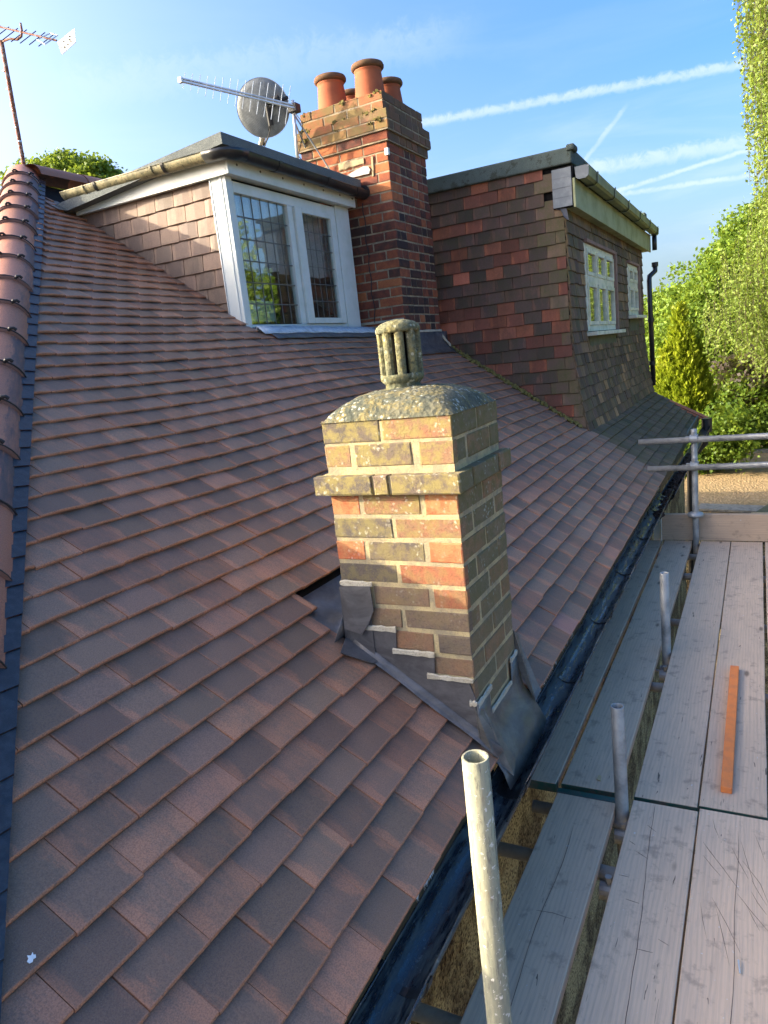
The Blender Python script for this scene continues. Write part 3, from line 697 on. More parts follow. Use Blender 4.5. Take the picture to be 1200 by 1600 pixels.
# cowl: ribbed vertical louvres round a hollow, domed top
cw = (2.155, 1.040)
mb = MB(); mb.lathe((cw[0], cw[1], -.112), [(.072, 0), (.073, .012), (.066, .018), (.066, .03), (.070, .034), (.080, .042), (.083, .052), (.083, .062), (.060, .062), (.058, .0)], 36, cap=False, sc=.87); mb.build('cowl_base', COWL, ch, smooth=True)
mb = MB(); mb.lathe((cw[0], cw[1], .085), [(.03, -.002), (.083, -.002), (.0855, .008), (.080, .018), (.062, .029), (.035, .036), (.002, .039)], 36, sc=.87); mb.build('cowl_top', COWL, ch, smooth=True)
for i in range(9):
    a0 = 2 * math.pi * i / 9 + .12; mb = MB(); pts = []
    for q in range(7):                              # rounded rib section
        t_ = -1 + 2 * q / 6; aa = a0 + t_ * .262; rr = .0665 + .016 * math.sqrt(max(0, 1 - t_ * t_)) ; pts.append((.87 * rr * math.cos(aa), .87 * rr * math.sin(aa)))
    for q in range(6, -1, -1):
        t_ = -1 + 2 * q / 6; aa = a0 + t_ * .20; pts.append((.045 * math.cos(aa), .045 * math.sin(aa)))
    mb.prism(pts, -.058, .088, (cw[0], cw[1], 0), X_, Y_, Z_); mb.build('cowl_rib', COWL, ch)
mb = MB(); mb.tube([(cw[0], cw[1], -.06), (cw[0], cw[1], .085)], .034, 12); mb.build('cowl_flue', DARK, ch)
# --- lead work
def sheet(name, pts, mat, parent, th=.003):
    """thin sheet through a loop of points, given thickness along its normal"""
    P = [Vector(p) for p in pts]; n = Vector((0, 0, 0))
    for i in range(len(P)): n += (P[i] - P[0]).cross(P[(i + 1) % len(P)] - P[0])
    n.normalize(); mb = MB(); k = len(P)
    mb.add([p for p in P] + [p + n * th for p in P], [tuple(range(k - 1, -1, -1)), tuple(range(k, 2 * k))] + [(i, (i + 1) % k, k + (i + 1) % k, k + i) for i in range(k)])
    return mb.build(name, mat, parent)
XF = cx0 - .006
fs_pts = [(1.213, -.842), (1.172, -.872), (1.055, -.872), (1.060, -.948), (.925, -.948), (.930, -1.024), (.812, -1.024), (.790, -1.10), (.770, -1.30), (.80, -1.30), (.90, -1.215), (1.02, -1.115), (1.13, -1.03), (1.215, -.965)]
def grid_sheet(name, rows, mat, parent, th=.003, sub=1):
    """rows: list of equally long lists of points"""
    m_, n_ = len(rows), len(rows[0]); mb = MB(); vs = [Vector(p) for r in rows for p in r]
    mb.add(vs, [(i * n_ + j, (i + 1) * n_ + j, (i + 1) * n_ + j + 1, i * n_ + j + 1) for i in range(m_ - 1) for j in range(n_ - 1)])
    o = mb.build(name, mat, parent, smooth=True); s = o.modifiers.new('solid', 'SOLIDIFY'); s.thickness = th; s.offset = 0
    return o
# stepped side flashing: polygon on the chimney face
def vec_x(X, pts): return [(X, y, z) for y, z in pts]
sheet('stepped_flashing', vec_x(XF, fs_pts), LEAD, ch, .004)
# its foot turning out over the tiles
rows = []
for t_ in np.linspace(0, 1, 9):
    v = .60 - .60 * t_; y = YE + v * math.cos(A)
    rows.append([tuple(RP(XF - .001, v, .060)), tuple(RP(XF - .002, v, .040)), tuple(RP(XF - .007, v, .033)), tuple(RP(XF - .016 - .003 * math.sin(t_ * 14), v, .031))])
grid_sheet('flashing_foot', rows, LEAD, ch)
# lead flap at upper corner, hanging over the stepped piece, and its lap on the tile
sheet('flashing_flap', [(XF - .008, 1.246, -.722), (XF - .008, 1.128, -.716), (XF - .009, 1.124, -.80), (XF - .013, 1.148, -.85), (XF - .018, 1.175, -.885), (XF - .012, 1.243, -.872)], LEAD, ch, .004)
sheet('flashing_back', [(XF - .003, 1.25, -.80), (XF - .003, 1.14, -.80), (XF - .003, 1.14, -1.02), (XF - .003, 1.25, -.93)], LEAD, ch, .003)
sheet('tile_lap', [tuple(RP(1.946, .625, .034)), tuple(RP(1.93, .628, .033)), tuple(RP(1.85, .598, .031)), tuple(RP(1.912, .500, .031)), tuple(RP(1.946, .485, .036))], LEAD, ch, .004)
# back gutter lead behind the stack
grid_sheet('back_gutter', [[tuple(RP(x, .86, .004)) for x in (1.90, 2.1, 2.40)], [tuple(RP(x, .72, .002)) for x in (1.90, 2.1, 2.40)], [tuple(RP(x, .635, -.004)) for x in (1.88, 2.1, 2.40)], [(x, cy1 + .004, -.83) for x in (1.93, 2.1, 2.40)]], LEAD, ch)
sheet('gutter_corner', [tuple(RP(1.885, .80, .004)), tuple(RP(1.95, .80, .004)), tuple(RP(1.95, .60, .016)), tuple(RP(1.915, .60, .016))], LEAD, ch, .003)
# front apron dressed down into the gutter
ap = []
for x, zt in ((1.936, -1.098), (2.05, -1.108), (2.056, -1.188), (2.17, -1.185), (2.28, -1.18), (2.286, -1.11), (2.37, -1.10)):
    f_ = (x - 1.936) / .434; w_ = math.sin(x * 21) * .004
    ap.append([(x, cy0 - .007, zt), (x, cy0 - .010, zt * .4 - 1.225 * .6), (x + .002, .778 + w_, -1.236), (x - .006, .745 + w_, -1.272), (x - .02 + .0 * f_, .712, -1.312), (x - .035 + .01 * f_, .690, -1.362 + .006 * math.sin(x * 30))])
grid_sheet('front_apron', ap, LEADOLD, ch)
sheet('apron_corner', [(1.935, .80, -1.10), (1.935, .79, -1.24), (1.925, .735, -1.29), (1.94, .69, -1.33), (1.99, .70, -1.30), (1.975, .785, -1.13)], LEADOLD, ch, .004)
sheet('apron_wing', [(2.375, .80, -1.02), (2.41, .795, -1.05), (2.405, .76, -1.20), (2.39, .715, -1.255), (2.345, .725, -1.28), (2.36, .79, -1.15)], LEADOLD, ch, .004)
# pale fresh mortar over the lead tucks
def smear(p0, p1, w_=.011, d=-X_, up=Z_, par=None, mat=None, nm='pointing'):
    mb = MB()
    p0, p1 = Vector(p0), Vector(p1); n_ = 7; pts = []
    vs = []
    for i in range(n_ + 1):
        p = p0.lerp(p1, i / n_); h = w_ * random.uniform(.65, 1.2); vs += [p + up * h, p - up * h * random.uniform(.6, 1), p + up * h * .7 + d * .006, p - up * h * .6 + d * .006]
    for i in range(n_):
        a = i * 4; b = a + 4; mb.add(vs[a:a + 8], [(2, 3, 7, 6), (0, 2, 6, 4), (1, 5, 7, 3), (0, 1, 3, 2), (4, 6, 7, 5)])
    mb.build(nm, mat or MORT_N, par or ch)
for a, b, z in ((1.243, 1.122, -.712), (1.175, 1.052, -.865), (1.072, .922, -.941), (.955, .797, -1.017), (.815, .790, -1.095)): smear((XF, a, z), (XF, b, z))
for a, b, z0, z1 in ((cx0 - .002, cx0 + .13, -1.105, -1.10), (2.05, 2.055, -1.12, -1.19), (2.06, 2.28, -1.185, -1.182), (2.285, 2.29, -1.18, -1.10), (2.29, 2.37, -1.105, -1.10)): smear((a, cy0 - .004, z0), (b, cy0 - .004, z1), .011, -Y_)


# ---------------------------------------------------------------- LEFT DORMER
dm = thing('white_dormer', 'flat-roofed dormer with tile-hung side and white leaded window, left of the big brick chimney', 'dormer')
# body
boxobj('cheek_wall', (3.965, 3.115, .10), (3.995, 4.75, 1.26), DARK, dm, 0)
mbw = MB(); mbw.box((5.50, 3.03, .1), (5.53, 4.7, 1.26)); mbw.box((3.995, 4.6, .1), (5.5, 4.63, 1.26)); mbw.box((3.995, 3.05, .14), (5.5, 4.6, .16)); mbw.box((3.995, 3.06, 1.22), (5.5, 4.6, 1.24)); mbw.build('room_lining', ROOM, dm)
# hung tiles on the cheek, facing the camera
G = .11
for k in range(12):
    zb = 1.255 - (k + 1) * G
    y = 3.125 + (.083 if k % 2 else 0) - (.167 if k % 2 else 0)
    while y < 4.6:
        y1 = y + .165; ya = max(y, 3.125); zr = ZE + (ya - YE) * math.tan(A)
        if y1 - ya > .03 and zr < zb + .16:
            o_ = MB(); P = Vector((3.962, y1, zb + random.gauss(0, .001))); ux, uv, n_ = jit(-Y_, Z_, -X_, .004, .004)
            tile(o_, P, ux, uv, n_, y1 - ya - .002, random.random(), th=.011, tilt=.10, ln=.15 if k else .11); o_.build('hung_tile', T_HUNG, dm)
        y = y1 + .002
boxobj('corner_post', (3.935, 3.0, .15), (4.0, 3.122, 1.262), PVC, dm)
boxobj('post_bead', (3.930, 3.03, .15), (3.936, 3.045, 1.25), PVC, dm, .001)
boxobj('lead_edge', (3.930, 3.122, .30), (3.945, 3.128, 1.25), PLAST, dm, 0)
boxobj('side_panel', (5.305, 3.004, .26), (5.52, 3.04, 1.25), PVC, dm)
boxobj('sill', (3.98, 2.955, .205), (5.53, 3.05, .245), PVC, dm)
boxobj('sill_step', (3.98, 2.985, .247), (5.53, 3.05, .268), PVC, dm)
# window
wn = boxobj('window', (3.955, 3.012, .262), (4.018, 3.06, 1.235), PVC, dm)
for a, b in (((4.0185, 3.012, .262), (5.303, 3.06, .328)), ((4.0185, 3.012, 1.165), (5.303, 3.06, 1.235)), ((4.625, 3.012, .3285), (4.69, 3.06, 1.1645)), ((5.262, 3.012, .3285), (5.303, 3.06, 1.1645))): boxobj('frame', a, b, PVC, wn)
sash = [((4.692, 2.992, .330), (4.785, 3.03, 1.163)), ((5.192, 2.992, .330), (5.262, 3.03, 1.163)), ((4.7855, 2.992, .330), (5.1915, 3.03, .372)), ((4.7855, 2.992, 1.128), (5.1915, 3.03, 1.163))]
for a, b in sash: boxobj('sash', a, b, PVC, wn)
boxobj('seal', (4.015, 3.018, .326), (4.628, 3.022, .332), BLACKD, wn, 0)
boxobj('pane', (4.016, 3.034, .325), (4.628, 3.040, 1.168), GLASS, wn, 0)
boxobj('pane', (4.78, 3.012, .365), (5.195, 3.018, 1.132), GLASS, wn, 0)
mb = MB()
for i in range(1, 6): x = 4.0185 + i * .607 / 6; mb.box((x - .0035, 3.030, .328), (x + .0035, 3.0335, 1.165))
for i in range(1, 6): z = .328 + i * .837 / 6; mb.box((4.0185, 3.0292, z - .0035), (4.625, 3.0330, z + .0035))
for i in range(1, 5): x = 4.785 + i * .407 / 5; mb.box((x - .003, 3.008, .372), (x + .003, 3.0115, 1.128))
for i in range(1, 6): z = .372 + i * .756 / 6; mb.box((4.785, 3.0072, z - .003), (5.192, 3.0110, z + .003))
mb.build('leading', LEADOLD, wn)
# curtain, ledge and things inside
mb = MB(); n = 60; vs = []
for i in range(n + 1):
    x = 4.03 + 1.45 * i / n; y = 3.11 + .02 * math.sin(i * 1.15) + .008 * math.sin(i * 2.3)
    vs += [(x, y, .70 + .01 * math.sin(i * .4)), (x, y, 1.22)]
mb.add(vs, [(2 * i, 2 * i + 2, 2 * i + 3, 2 * i + 1) for i in range(n)]); mb.build('curtain', CURT, dm, smooth=True)
boxobj('inner_ledge', (4.0, 3.06, .285), (5.5, 3.25, .31), PVC, dm)
b_ = boxobj('storage_box', (4.06, 3.10, .312), (4.42, 3.22, .50), plain('pale_green_fabric', (.35, .45, .38), .9, .1, bmp=.1)); tag(b_, 'pale green box standing inside on the dormer window ledge', 'box'); bevel(b_, .02, 3)
# fascia boards, soffit
boxobj('front_fascia', (3.905, 2.945, 1.248), (5.55, 2.963, 1.375), PVC, dm)
mb = MB()
for x in (4.0, 4.25, 4.51, 4.78, 5.05, 5.3, 5.5): mb.lathe((x, 2.943, 1.312), [(.0001, -.003), (.007, -.002), (.008, .002)], 10, axis=Vector((0, -1, 0)))
mb.build('fixing_caps', LEADOLD, dm)
boxobj('side_fascia', (3.905, 2.9635, 1.248), (3.925, 4.34, 1.375), PVC, dm)
mb = MB(); mb.box((3.925, 2.963, 1.252), (5.53, 3.03, 1.262)); mb.box((3.925, 3.03, 1.252), (3.96, 4.45, 1.262)); mb.build('soffit', PVC, dm)
# flat roof deck with felt kerb
kz = lambda y: 1.462 - (y - 2.9) * .085
mb = MB()
P = [(3.825, 2.90), (5.60, 2.90), (5.60, 4.85), (3.825, 4.72)]
tp = [Vector((x, y, kz(y))) for x, y in P]; bt = [Vector((x, y, kz(y) - .068)) for x, y in P]
q_ = [(3.93, 3.0), (5.60, 3.0), (5.60, 4.85), (3.93, 4.72)]; inn = [Vector((x, y, kz(y) - .035)) for x, y in q_]
mb.add(tp + bt, [(0, 4, 5, 1), (3, 7, 4, 0), (4, 7, 6, 5)]); q2 = [(3.87, 2.945), (5.60, 2.945), (5.60, 4.85), (3.87, 4.72)]; t2 = [Vector((x, y, kz(y) + .002)) for x, y in q2]
mb.add(tp + t2, [(0, 1, 5, 4), (0, 4, 7, 3)]); mb.add(t2 + inn, [(0, 1, 5, 4), (0, 4, 7, 3)]); mb.add(inn, [(0, 1, 2, 3)])
mb.build('felt_roof', FELT, dm)
dg = thing('dormer_gutter', 'half-round gutter wrapping the left dormer roof, sun-faded along the tiled side, black over the window', 'gutter')
GR = .052
gutter(dg, (3.85, 4.34, 1.392), (3.85, 2.97, 1.372), GR, GUTW, name='faded_channel'); gutter(dg, (3.93, 2.89, 1.371), (5.61, 2.89, 1.366), GR, BLACKP, name='black_channel')
mb = MB(); n = 10; vs = []
path = [(3.85, 3.05), (3.85, 2.965), (3.857, 2.93), (3.877, 2.903), (3.91, 2.89), (4.0, 2.89)]; nn = [(-1, 0), (-1, 0), (-.92, -.38), (-.6, -.8), (-.1, -1), (0, -1)]
for (x, y), (a, b) in zip(path, nn):
    s = Vector((a, b, 0)).normalized()
    for q in range(n + 1):
        t_ = math.pi + math.pi * q / n; vs.append(Vector((x, y, 1.372)) + s * (GR + .006) * math.cos(t_) * -1 + Z_ * (GR + .006) * math.sin(t_))
mb.add(vs, [(i * (n + 1) + q, i * (n + 1) + q + 1, (i + 1) * (n + 1) + q + 1, (i + 1) * (n + 1) + q) for i in range(5) for q in range(n)])
o = mb.build('corner_angle', BLACKP, dg, smooth=True); sm = o.modifiers.new('s', 'SOLIDIFY'); sm.thickness = .006
for y in (3.38, 4.0): gband(dg, (3.85, y, 1.378 if y < 3.5 else 1.387), (0, 1, 0), GR, BLACKP, .022)
for y in (3.48, 4.11): gband(dg, (3.85, y, 1.379 if y < 3.5 else 1.388), (0, 1, 0), GR, GUTW, .012, 'gutter_joint')
for x in (4.35, 4.98): gband(dg, (x, 2.89, 1.369), (1, 0, 0), GR, BLACKP, .03)
gband(dg, (5.46, 2.89, 1.367), (1, 0, 0), GR, BLACKP, .09, 'gutter_union')
mb = MB(); mb.lathe((5.61, 2.89, 1.366), [(.0005, 0), (GR + .004, 0), (GR + .004, .012), (.0005, .012)], 20, axis=X_); mb.build('stop_end', BLACKP, dg)
# lead saddle where gutter dies into the roof
sheet('lead_saddle', [(3.76, 4.33, 1.27), (3.93, 4.33, 1.27), (4.0, 4.62, 1.41), (3.82, 4.62, 1.41)], LEADOLD, dm, .004)
# apron below the sill: painted flashing and a course of lead
ap = []
for t_ in np.linspace(0, 1, 15):
    x = 3.95 + t_ * 1.70; w_ = .006 * math.sin(t_ * 31); ap.append([(x, 2.985, .215), tuple(RP(x, 2.70 + w_, .045)), tuple(RP(x, 2.62 + w_, .036))])
grid_sheet('painted_flashing', ap, plain('pale_blue_paint_on_lead', (.50, .56, .60), .5, .4, scale=22, c2=(.30, .35, .40), bmp=.3), dm)
ap = []
for t_ in np.linspace(0, 1, 15):
    x = 4.02 + t_ * 1.55; w_ = .004 * math.sin(t_ * 23); ap.append([tuple(RP(x, 2.69, .034)), tuple(RP(x, 2.56 + w_, .031))])
grid_sheet('lead_apron', ap, LEAD, dm)

# ---------------------------------------------------------------- BIG CHIMNEY
bc = thing('big_chimney', 'tall red and black brick chimney stack with four clay pots between the two dormers', 'chimney')
bx, by, L = 5.62, 2.640, .775
boxobj('mortar_core', (bx + .004, by + .004, -.2), (bx + L - .004, by + L - .004, 2.07), MORT_B, bc, 0)
def stack_course(zt, off, par, mats, hb=.062):
    Lx = L + 2 * off
    for face in (0, 1):
        if face == 0: fr = (Vector((bx - off, by + L + off, 0)), -Y_, Z_, -X_)
        else: fr = (Vector((bx - off, by - off, 0)), X_, Z_, -Y_)
        # the face is 3.5 bricks long
        if face == 0: seq = [.215] * 3 + [.1025] if par else [.1025] + [.215] * 3
        else: seq = ([.1025] * 2 + [.215] + [.1025] + [.1025] * 2) if par else ([.215] + [.1025] * 2 + [.1025] * 2 + [.1025])
        tot = sum(seq) + .012 * (len(seq) - 1); sc = (Lx - .012 * (len(seq) - 1)) / sum(seq); a = 0
        for s_ in seq:
            b = a + s_ * sc; r = random.random(); 
            if off == 0 and zt < 1.25: r = min(1, r * .75 + (.32 if random.random() < .62 else .05))
            elif off == 0: r = .1 + r * .62
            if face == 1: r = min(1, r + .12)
            brick('brick', bc, *fr, max(a, .004 * face), b, zt - hb, zt, .0005, mats[face], r, ch=.003, soft=.0025); a = b + .012
z = 2.08
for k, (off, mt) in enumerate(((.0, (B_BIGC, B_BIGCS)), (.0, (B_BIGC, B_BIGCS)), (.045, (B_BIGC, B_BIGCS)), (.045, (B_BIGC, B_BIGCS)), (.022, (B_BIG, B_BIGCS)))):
    stack_course(z - k * .075, off, k % 2, mt)
for off, z0, z1 in ((.045, 1.782, 1.928), (.022, 1.708, 1.78)):
    boxobj('corbel_core', (bx - off + .004, by - off + .004, z0), (bx + L + off - .004, by + L + off - .004, z1), MORT_B, bc, 0)
k = 0; z = 1.703
while z > .02:
    yr = ZE + (by + .0 - YE) * math.tan(A)
    stack_course(z, 0, k % 2, (B_BIG, B_BIG)); z -= .075; k += 1
# flaunching and moss on top
mb = MB(); n = 16; vs = []
for i in range(n + 1):
    for j in range(n + 1):
        a, b = i / n * 2 - 1, j / n * 2 - 1; e = (1 - abs(a) ** 3) * (1 - abs(b) ** 3)
        vs.append((bx + L / 2 + a * L / 2, by + L / 2 + b * L / 2, 2.068 + .05 * e ** .6 + random.uniform(0, .006)))
mb.add(vs, [(i * (n + 1) + j, (i + 1) * (n + 1) + j, (i + 1) * (n + 1) + j + 1, i * (n + 1) + j + 1) for i in range(n) for j in range(n)]); mb.build('flaunching', FLAUNCH, bc, smooth=True)
mb = MB()
for i in range(200):
    y = by + random.random() * L; lvl = random.choice((1.93, 1.932, 2.075, 2.07, 1.86)); off = .045 if lvl < 1.94 else 0.0
    if lvl == 1.86: off = .047
    t_ = abs(random.gauss(0, .3)); P = Vector((bx - off + (.02 if lvl != 1.86 else -.002) + random.uniform(-.02, .012) * (lvl != 1.86), y, lvl + random.uniform(-.012, .012)))
    if math.sin(y * 17) + math.sin(y * 7.3 + 1) < -.2: continue
    s = random.uniform(.004, .014); q = Matrix.Rotation(random.random() * 6, 3, Vector((random.random(), random.random(), .5)).normalized()).to_4x4(); q.translation = P
    mb.box((-s, -s, -s * .6), (s, s, s * .6), random.random(), mat=q)
mb.build('moss_clumps', MOSSM, bc, kind='stuff')
for (px, py, h, s) in ((5.83, 2.845, .285, 1.0), (5.80, 3.19, .268, 1.0), (6.19, 2.845, .25, .97), (6.19, 3.21, .25, .97)):
    r_ = .128 * s; z0 = 2.09; mb = MB()
    mb.lathe((px, py, z0), [(r_ * 1.03, 0), (r_ * 1.0, .02), (r_ * .86, h - .075), (r_ * .87, h - .065), (r_ * .90, h - .06), (r_ * .90, h - .052), (r_ * .86, h - .048)], 32, cap=False)
    pot = mb.build('chimney_pot', POTM, bc, smooth=True)
    mb = MB(); mb.lathe((px, py, z0), [(r_ * .86, h - .05), (r_ * .98, h - .046), (r_ * 1.06, h - .036), (r_ * 1.07, h - .022), (r_ * 1.02, h - .006), (r_ * .92, h), (r_ * .74, h - .004), (r_ * .70, h - .04), (r_ * .7, .02)], 32, cap=False)
    mb.build('pot_rim', POTR, pot, smooth=True)
    mb = MB(); mb.lathe((px, py, z0), [(.001, .03), (r_ * .72, .031)], 24, cap=False); mb.build('pot_bottom', DARK, pot)
# lead apron and side at the stack foot
sheet('lead_soaker', [(bx - .008, by + L, .34), (bx - .008, by - .02, .245), (bx - .008, by - .02, .05), (bx - .008, by + L, .2)], LEAD, bc, .004)
grid_sheet('stack_apron', [[(x, by - .008, .205), (x, by - .012, .11), tuple(RP(x, 2.30, .05)), tuple(RP(x, 2.215 + .004 * math.sin(x * 20), .034))] for x in np.linspace(bx - .18, bx + L + .12, 12)], LEAD, bc)
smear((bx, by - .006, .212), (bx + L, by - .006, .212), .012, -Y_, par=bc); smear((bx - .004, by + .5, .318), (bx - .004, by, .318), .013, -X_, par=bc)
smear((bx + L, by - .01, .16), (bx + L + .08, by - .05, .07), .02, -Y_, par=bc)

# the curled lead tray end on the chimney's lit face and pale mortar around it
mb = MB(); mb.prism([(0, 0), (.22, -.005), (.235, .022), (.22, .05), (.18, .06), (.1, .045), (0, .02)], 0, .012, (bx - .006, 3.04, 1.50), -Y_, Z_, -X_); mb.build('cavity_tray_end', plain('grey_tray', (.42, .43, .38), .6, .3, scale=20), bc)
PM = plain('pale_mortar', (.40, .32, .19), .9, .1, scale=30)
smear((bx - .002, 3.1, 1.60), (bx - .002, 2.86, 1.60), .03, -X_, Z_, bc, PM); smear((bx - .002, 2.79, 1.47), (bx - .002, 2.78, 1.62), .012, -X_, Y_, bc, PM)
boxobj('white_clip', (bx - .012, by - .012, 1.60), (bx + .018, by + .022, 1.655), PVC, bc, .004)
# cable hanging down the lit face beside the dormer
mb = MB(); mb.tube([(bx - .03 + .006 * math.sin(i), 2.90 + .008 * math.sin(i * 1.7), 1.28 - i * .06) for i in range(17)], .004, 6); o = mb.build('aerial_cable', BLACKD); tag(o, 'thin black cable running down the chimney bricks beside the white dormer window', 'cable')

# ---------------------------------------------------------------- ANTENNA + DISH on the stack
an = thing('log_periodic_aerial', 'silver finned television aerial fixed to the big chimney, in front of the dish', 'aerial')
B0, B1 = Vector((5.40, 3.315, 2.068)), Vector((4.90, 4.02, 2.317)); bd = (B1 - B0).normalized()
side = bd.cross(Vector((.3, .1, 1))).normalized(); upv = side.cross(bd)
mb = MB()
for s in (-.012, .012):
    q = Matrix((( *bd, ), (*side, ), (*upv, ))).transposed().to_4x4(); q.translation = B0 + upv * s
    mb.box((0, -.008, -.005), (.90, .008, .005), mat=q)
mb.build('boom', PLAST, an)
for i in range(15):
    t_ = .06 + .82 * i / 14; ln = .15 * (1 - .62 * i / 14); c = B0 + bd * t_
    mb = MB(); dr = (Vector((.45, -.55, .70))).normalized(); dr = (dr - bd * dr.dot(bd)).normalized(); mb.tube([c - dr * ln, c + dr * ln], .003, 6); mb.build('element', PLAST, an)
boxobj('end_cap', (4.885, 4.01, 2.296), (4.915, 4.045, 2.338), PLAST, an, .004)
mb = MB(); mb.tube([(5.42, 3.37, 1.66), (5.42, 3.345, 2.13)], .013, 10); mb.build('mast', PLAST, an, smooth=True)
mb = MB(); mb.tube([(5.43, 3.35, 2.02), (5.60, 3.18, 1.60)], .007, 8); mb.tube([(5.43, 3.36, 1.98), (5.61, 3.38, 1.78)], .007, 8); mb.build('strut', GALV, an)
boxobj('clamp_box', (5.385, 3.30, 2.035), (5.46, 3.38, 2.10), BLACKD, an, .006)
mb = MB(); mb.tube([(5.40, 3.33, 2.03), (5.42, 3.28, 1.95), (5.45, 3.32, 1.84), (5.44, 3.37, 1.72), (5.5, 3.3, 1.6)], .004, 6); mb.build('cable', BLACKD, an, smooth=True)
ds = thing('satellite_dish', 'round grey perforated satellite dish seen from behind at the top of the big chimney', 'satellite dish')
dc = Vector((5.36, 3.60, 2.118)); dn = Vector((.86, .34, .30)).normalized()
mb = MB(); mb.lathe(dc, [(.002, -.032), (.06, -.030), (.12, -.021), (.17, -.009), (.205, 0), (.213, .004), (.218, .0), (.213, -.006), (.17, -.013), (.12, -.025), (.06, -.034), (.002, -.036)], 40, axis=dn, cap=False)
mb.build('reflector', DISH, ds, smooth=True)
mb = MB(); mb.lathe(dc, [(.208, .006), (.2185, .004), (.2185, -.006), (.208, -.004)], 40, axis=dn, cap=False); mb.build('rim', plain('grey_rim', (.3, .33, .35), .5, .4, bmp=0), ds)
ri = dn.cross(Z_).normalized(); ru = ri.cross(dn).normalized()
def dp_(a, b, c): return dc + ri * a + ru * b + dn * c
mb = MB(); mb.tube([dp_(.04, -.01, -.05), dp_(.16, .03, -.06), dp_(.22, .05, -.02)], .014, 8); mb.tube([dp_(.05, .01, -.045), dp_(.05, -.13, -.05)], .022, 8); mb.tube([dp_(.05, .04, -.04), dp_(.15, .05, -.05)], .03, 8); mb.build('back_bracket', BLACKD, ds)
mb = MB(); mb.tube([dp_(.04, -.12, -.05), dp_(-.02, -.22, .05), dp_(-.08, -.27, .12)], .008, 8); mb.build('feed_arm', BLACKD, ds)
mb = MB(); mb.tube([dp_(-.07, -.20, .12), dp_(-.09, -.24, .11), dp_(-.13, -.30, .1)], [.028, .022, .016], 10); mb.build('receiver', plain('beige_receiver', (.42, .38, .28), .6, .3, bmp=0), ds)
mb = MB(); mb.tube([dp_(.06, -.10, -.06), dp_(.02, -.19, -.05), dp_(-.05, -.28, 0), dp_(-.10, -.30, .08)], .004, 6); mb.build('cable', BLACKD, ds, smooth=True)

# ---------------------------------------------------------------- YAGI beyond the hip apex
ya = thing('yagi_aerial', 'tall rusty mast with rod aerial and white reflector, behind the hip at far left', 'aerial')
mb = MB(); mb.tube([(5.0, 6.125, 1.0), (5.0, 6.12, 2.05)] + [(5.0, 6.12 - .006 * i, 2.05 + .23 * i) for i in range(1, 6)], .019, 10); mb.build('mast', RUST, ya, smooth=True)
for i, z in enumerate((2.35, 2.47, 2.62, 2.66, 2.8, 2.95)):
    mb = MB(); mb.tube([(5.0, 6.114, z), (5.0, 6.114, z + .012)], .0215, 10); mb.build('tape_band', PLAST, ya)
mb = MB(); mb.tube([(5.0, 6.09, 3.19), (5.0, 5.98, 3.185), (5.0, 5.88, 3.15), (5.0, 5.82, 3.16), (5.0, 5.80, 3.20), (5.0, 5.80, 3.26)], .010, 8); mb.build('mount_arm', RUST, ya, smooth=True)
mb = MB(); mb.tube([(5.0, 6.55, 3.42), (5.0, 6.1, 3.32), (5.0, 5.40, 3.01)], .008, 8); mb.build('boom', RUST, ya)
for i in range(9):
    y = 6.4 - i * .11; z = 3.385 - (6.4 - y) * .385; mb = MB(); mb.tube([(4.94, y + .045, z - .055), (5.06, y - .045, z + .055)], .004, 6); mb.build('element', BLACKD, ya)
mb = MB(); mb.tube([(4.9, 5.52, 3.02), (4.9, 5.44, 2.96), (5.06, 5.44, 3.08), (5.06, 5.53, 3.12), (4.9, 5.52, 3.02)], .005, 6); mb.build('dipole_loop', PLAST, ya)
mb = MB()
rq = Vector((.55, .45, 1)).normalized()
PL = [Vector((5.06, 5.225, 3.075)), Vector((5.02, 5.200, 2.948)), Vector((4.96, 5.325, 2.868)), Vector((4.98, 5.375, 2.985))]
n_ = (PL[1] - PL[0]).cross(PL[2] - PL[0]).normalized()
mb.add([p for p in PL] + [p + n_ * .004 for p in PL], [(0, 1, 2, 3), (7, 6, 5, 4), (0, 4, 5, 1), (1, 5, 6, 2), (2, 6, 7, 3), (3, 7, 4, 0)]); mb.build('reflector_plate', plain('cream_plate', (.7, .68, .58), .5, .4, bmp=0), ya)
pc = sum(PL, Vector()) / 4
for a, b in ((.4, 0), (-.4, 0), (0, .4), (0, -.4), (.15, .15), (-.2, .2)):
    P = pc + (PL[0] - PL[2]) * .5 * a + (PL[1] - PL[3]) * .5 * b; mb = MB(); mb.tube([P - n_ * .002, P + n_ * .007], .006, 8); mb.build('plate_hole', DARK, ya)

# ---------------------------------------------------------------- RIGHT DORMER (old, tile hung)
rd = thing('dark_tiled_dormer', 'large old dormer hung with dark and red tiles, two white windows in its front', 'dormer')
XC = 6.65; YF = lambda z: 1.495 if z > .1 else 1.495 - .115 * ((.1 - z) / 1.0) ** 1.7     # front face leans out towards the foot
mb = MB(); zs = [1.5, .8, .1, -.2, -.4, -.6, -.8, -1.05]
for i in range(len(zs) - 1):
    a, b = zs[i], zs[i + 1]
    mb.add([(XC + .012, YF(a) + .012, a), (11.3, YF(a) + .012, a), (11.3, YF(b) + .012, b), (XC + .012, YF(b) + .012, b)], [(0, 1, 2, 3)])
    mb.add([(XC + .012, YF(a) + .012, a), (XC + .012, YF(b) + .012, b), (XC + .012, 4.6, b), (XC + .012, 4.6, a)], [(0, 1, 2, 3)])
    mb.add([(11.29, YF(a) + .012, a), (11.29, YF(b) + .012, b), (11.29, 4.6, b), (11.29, 4.6, a)], [(0, 1, 2, 3)])
mb.build('dormer_body', DARK, rd)
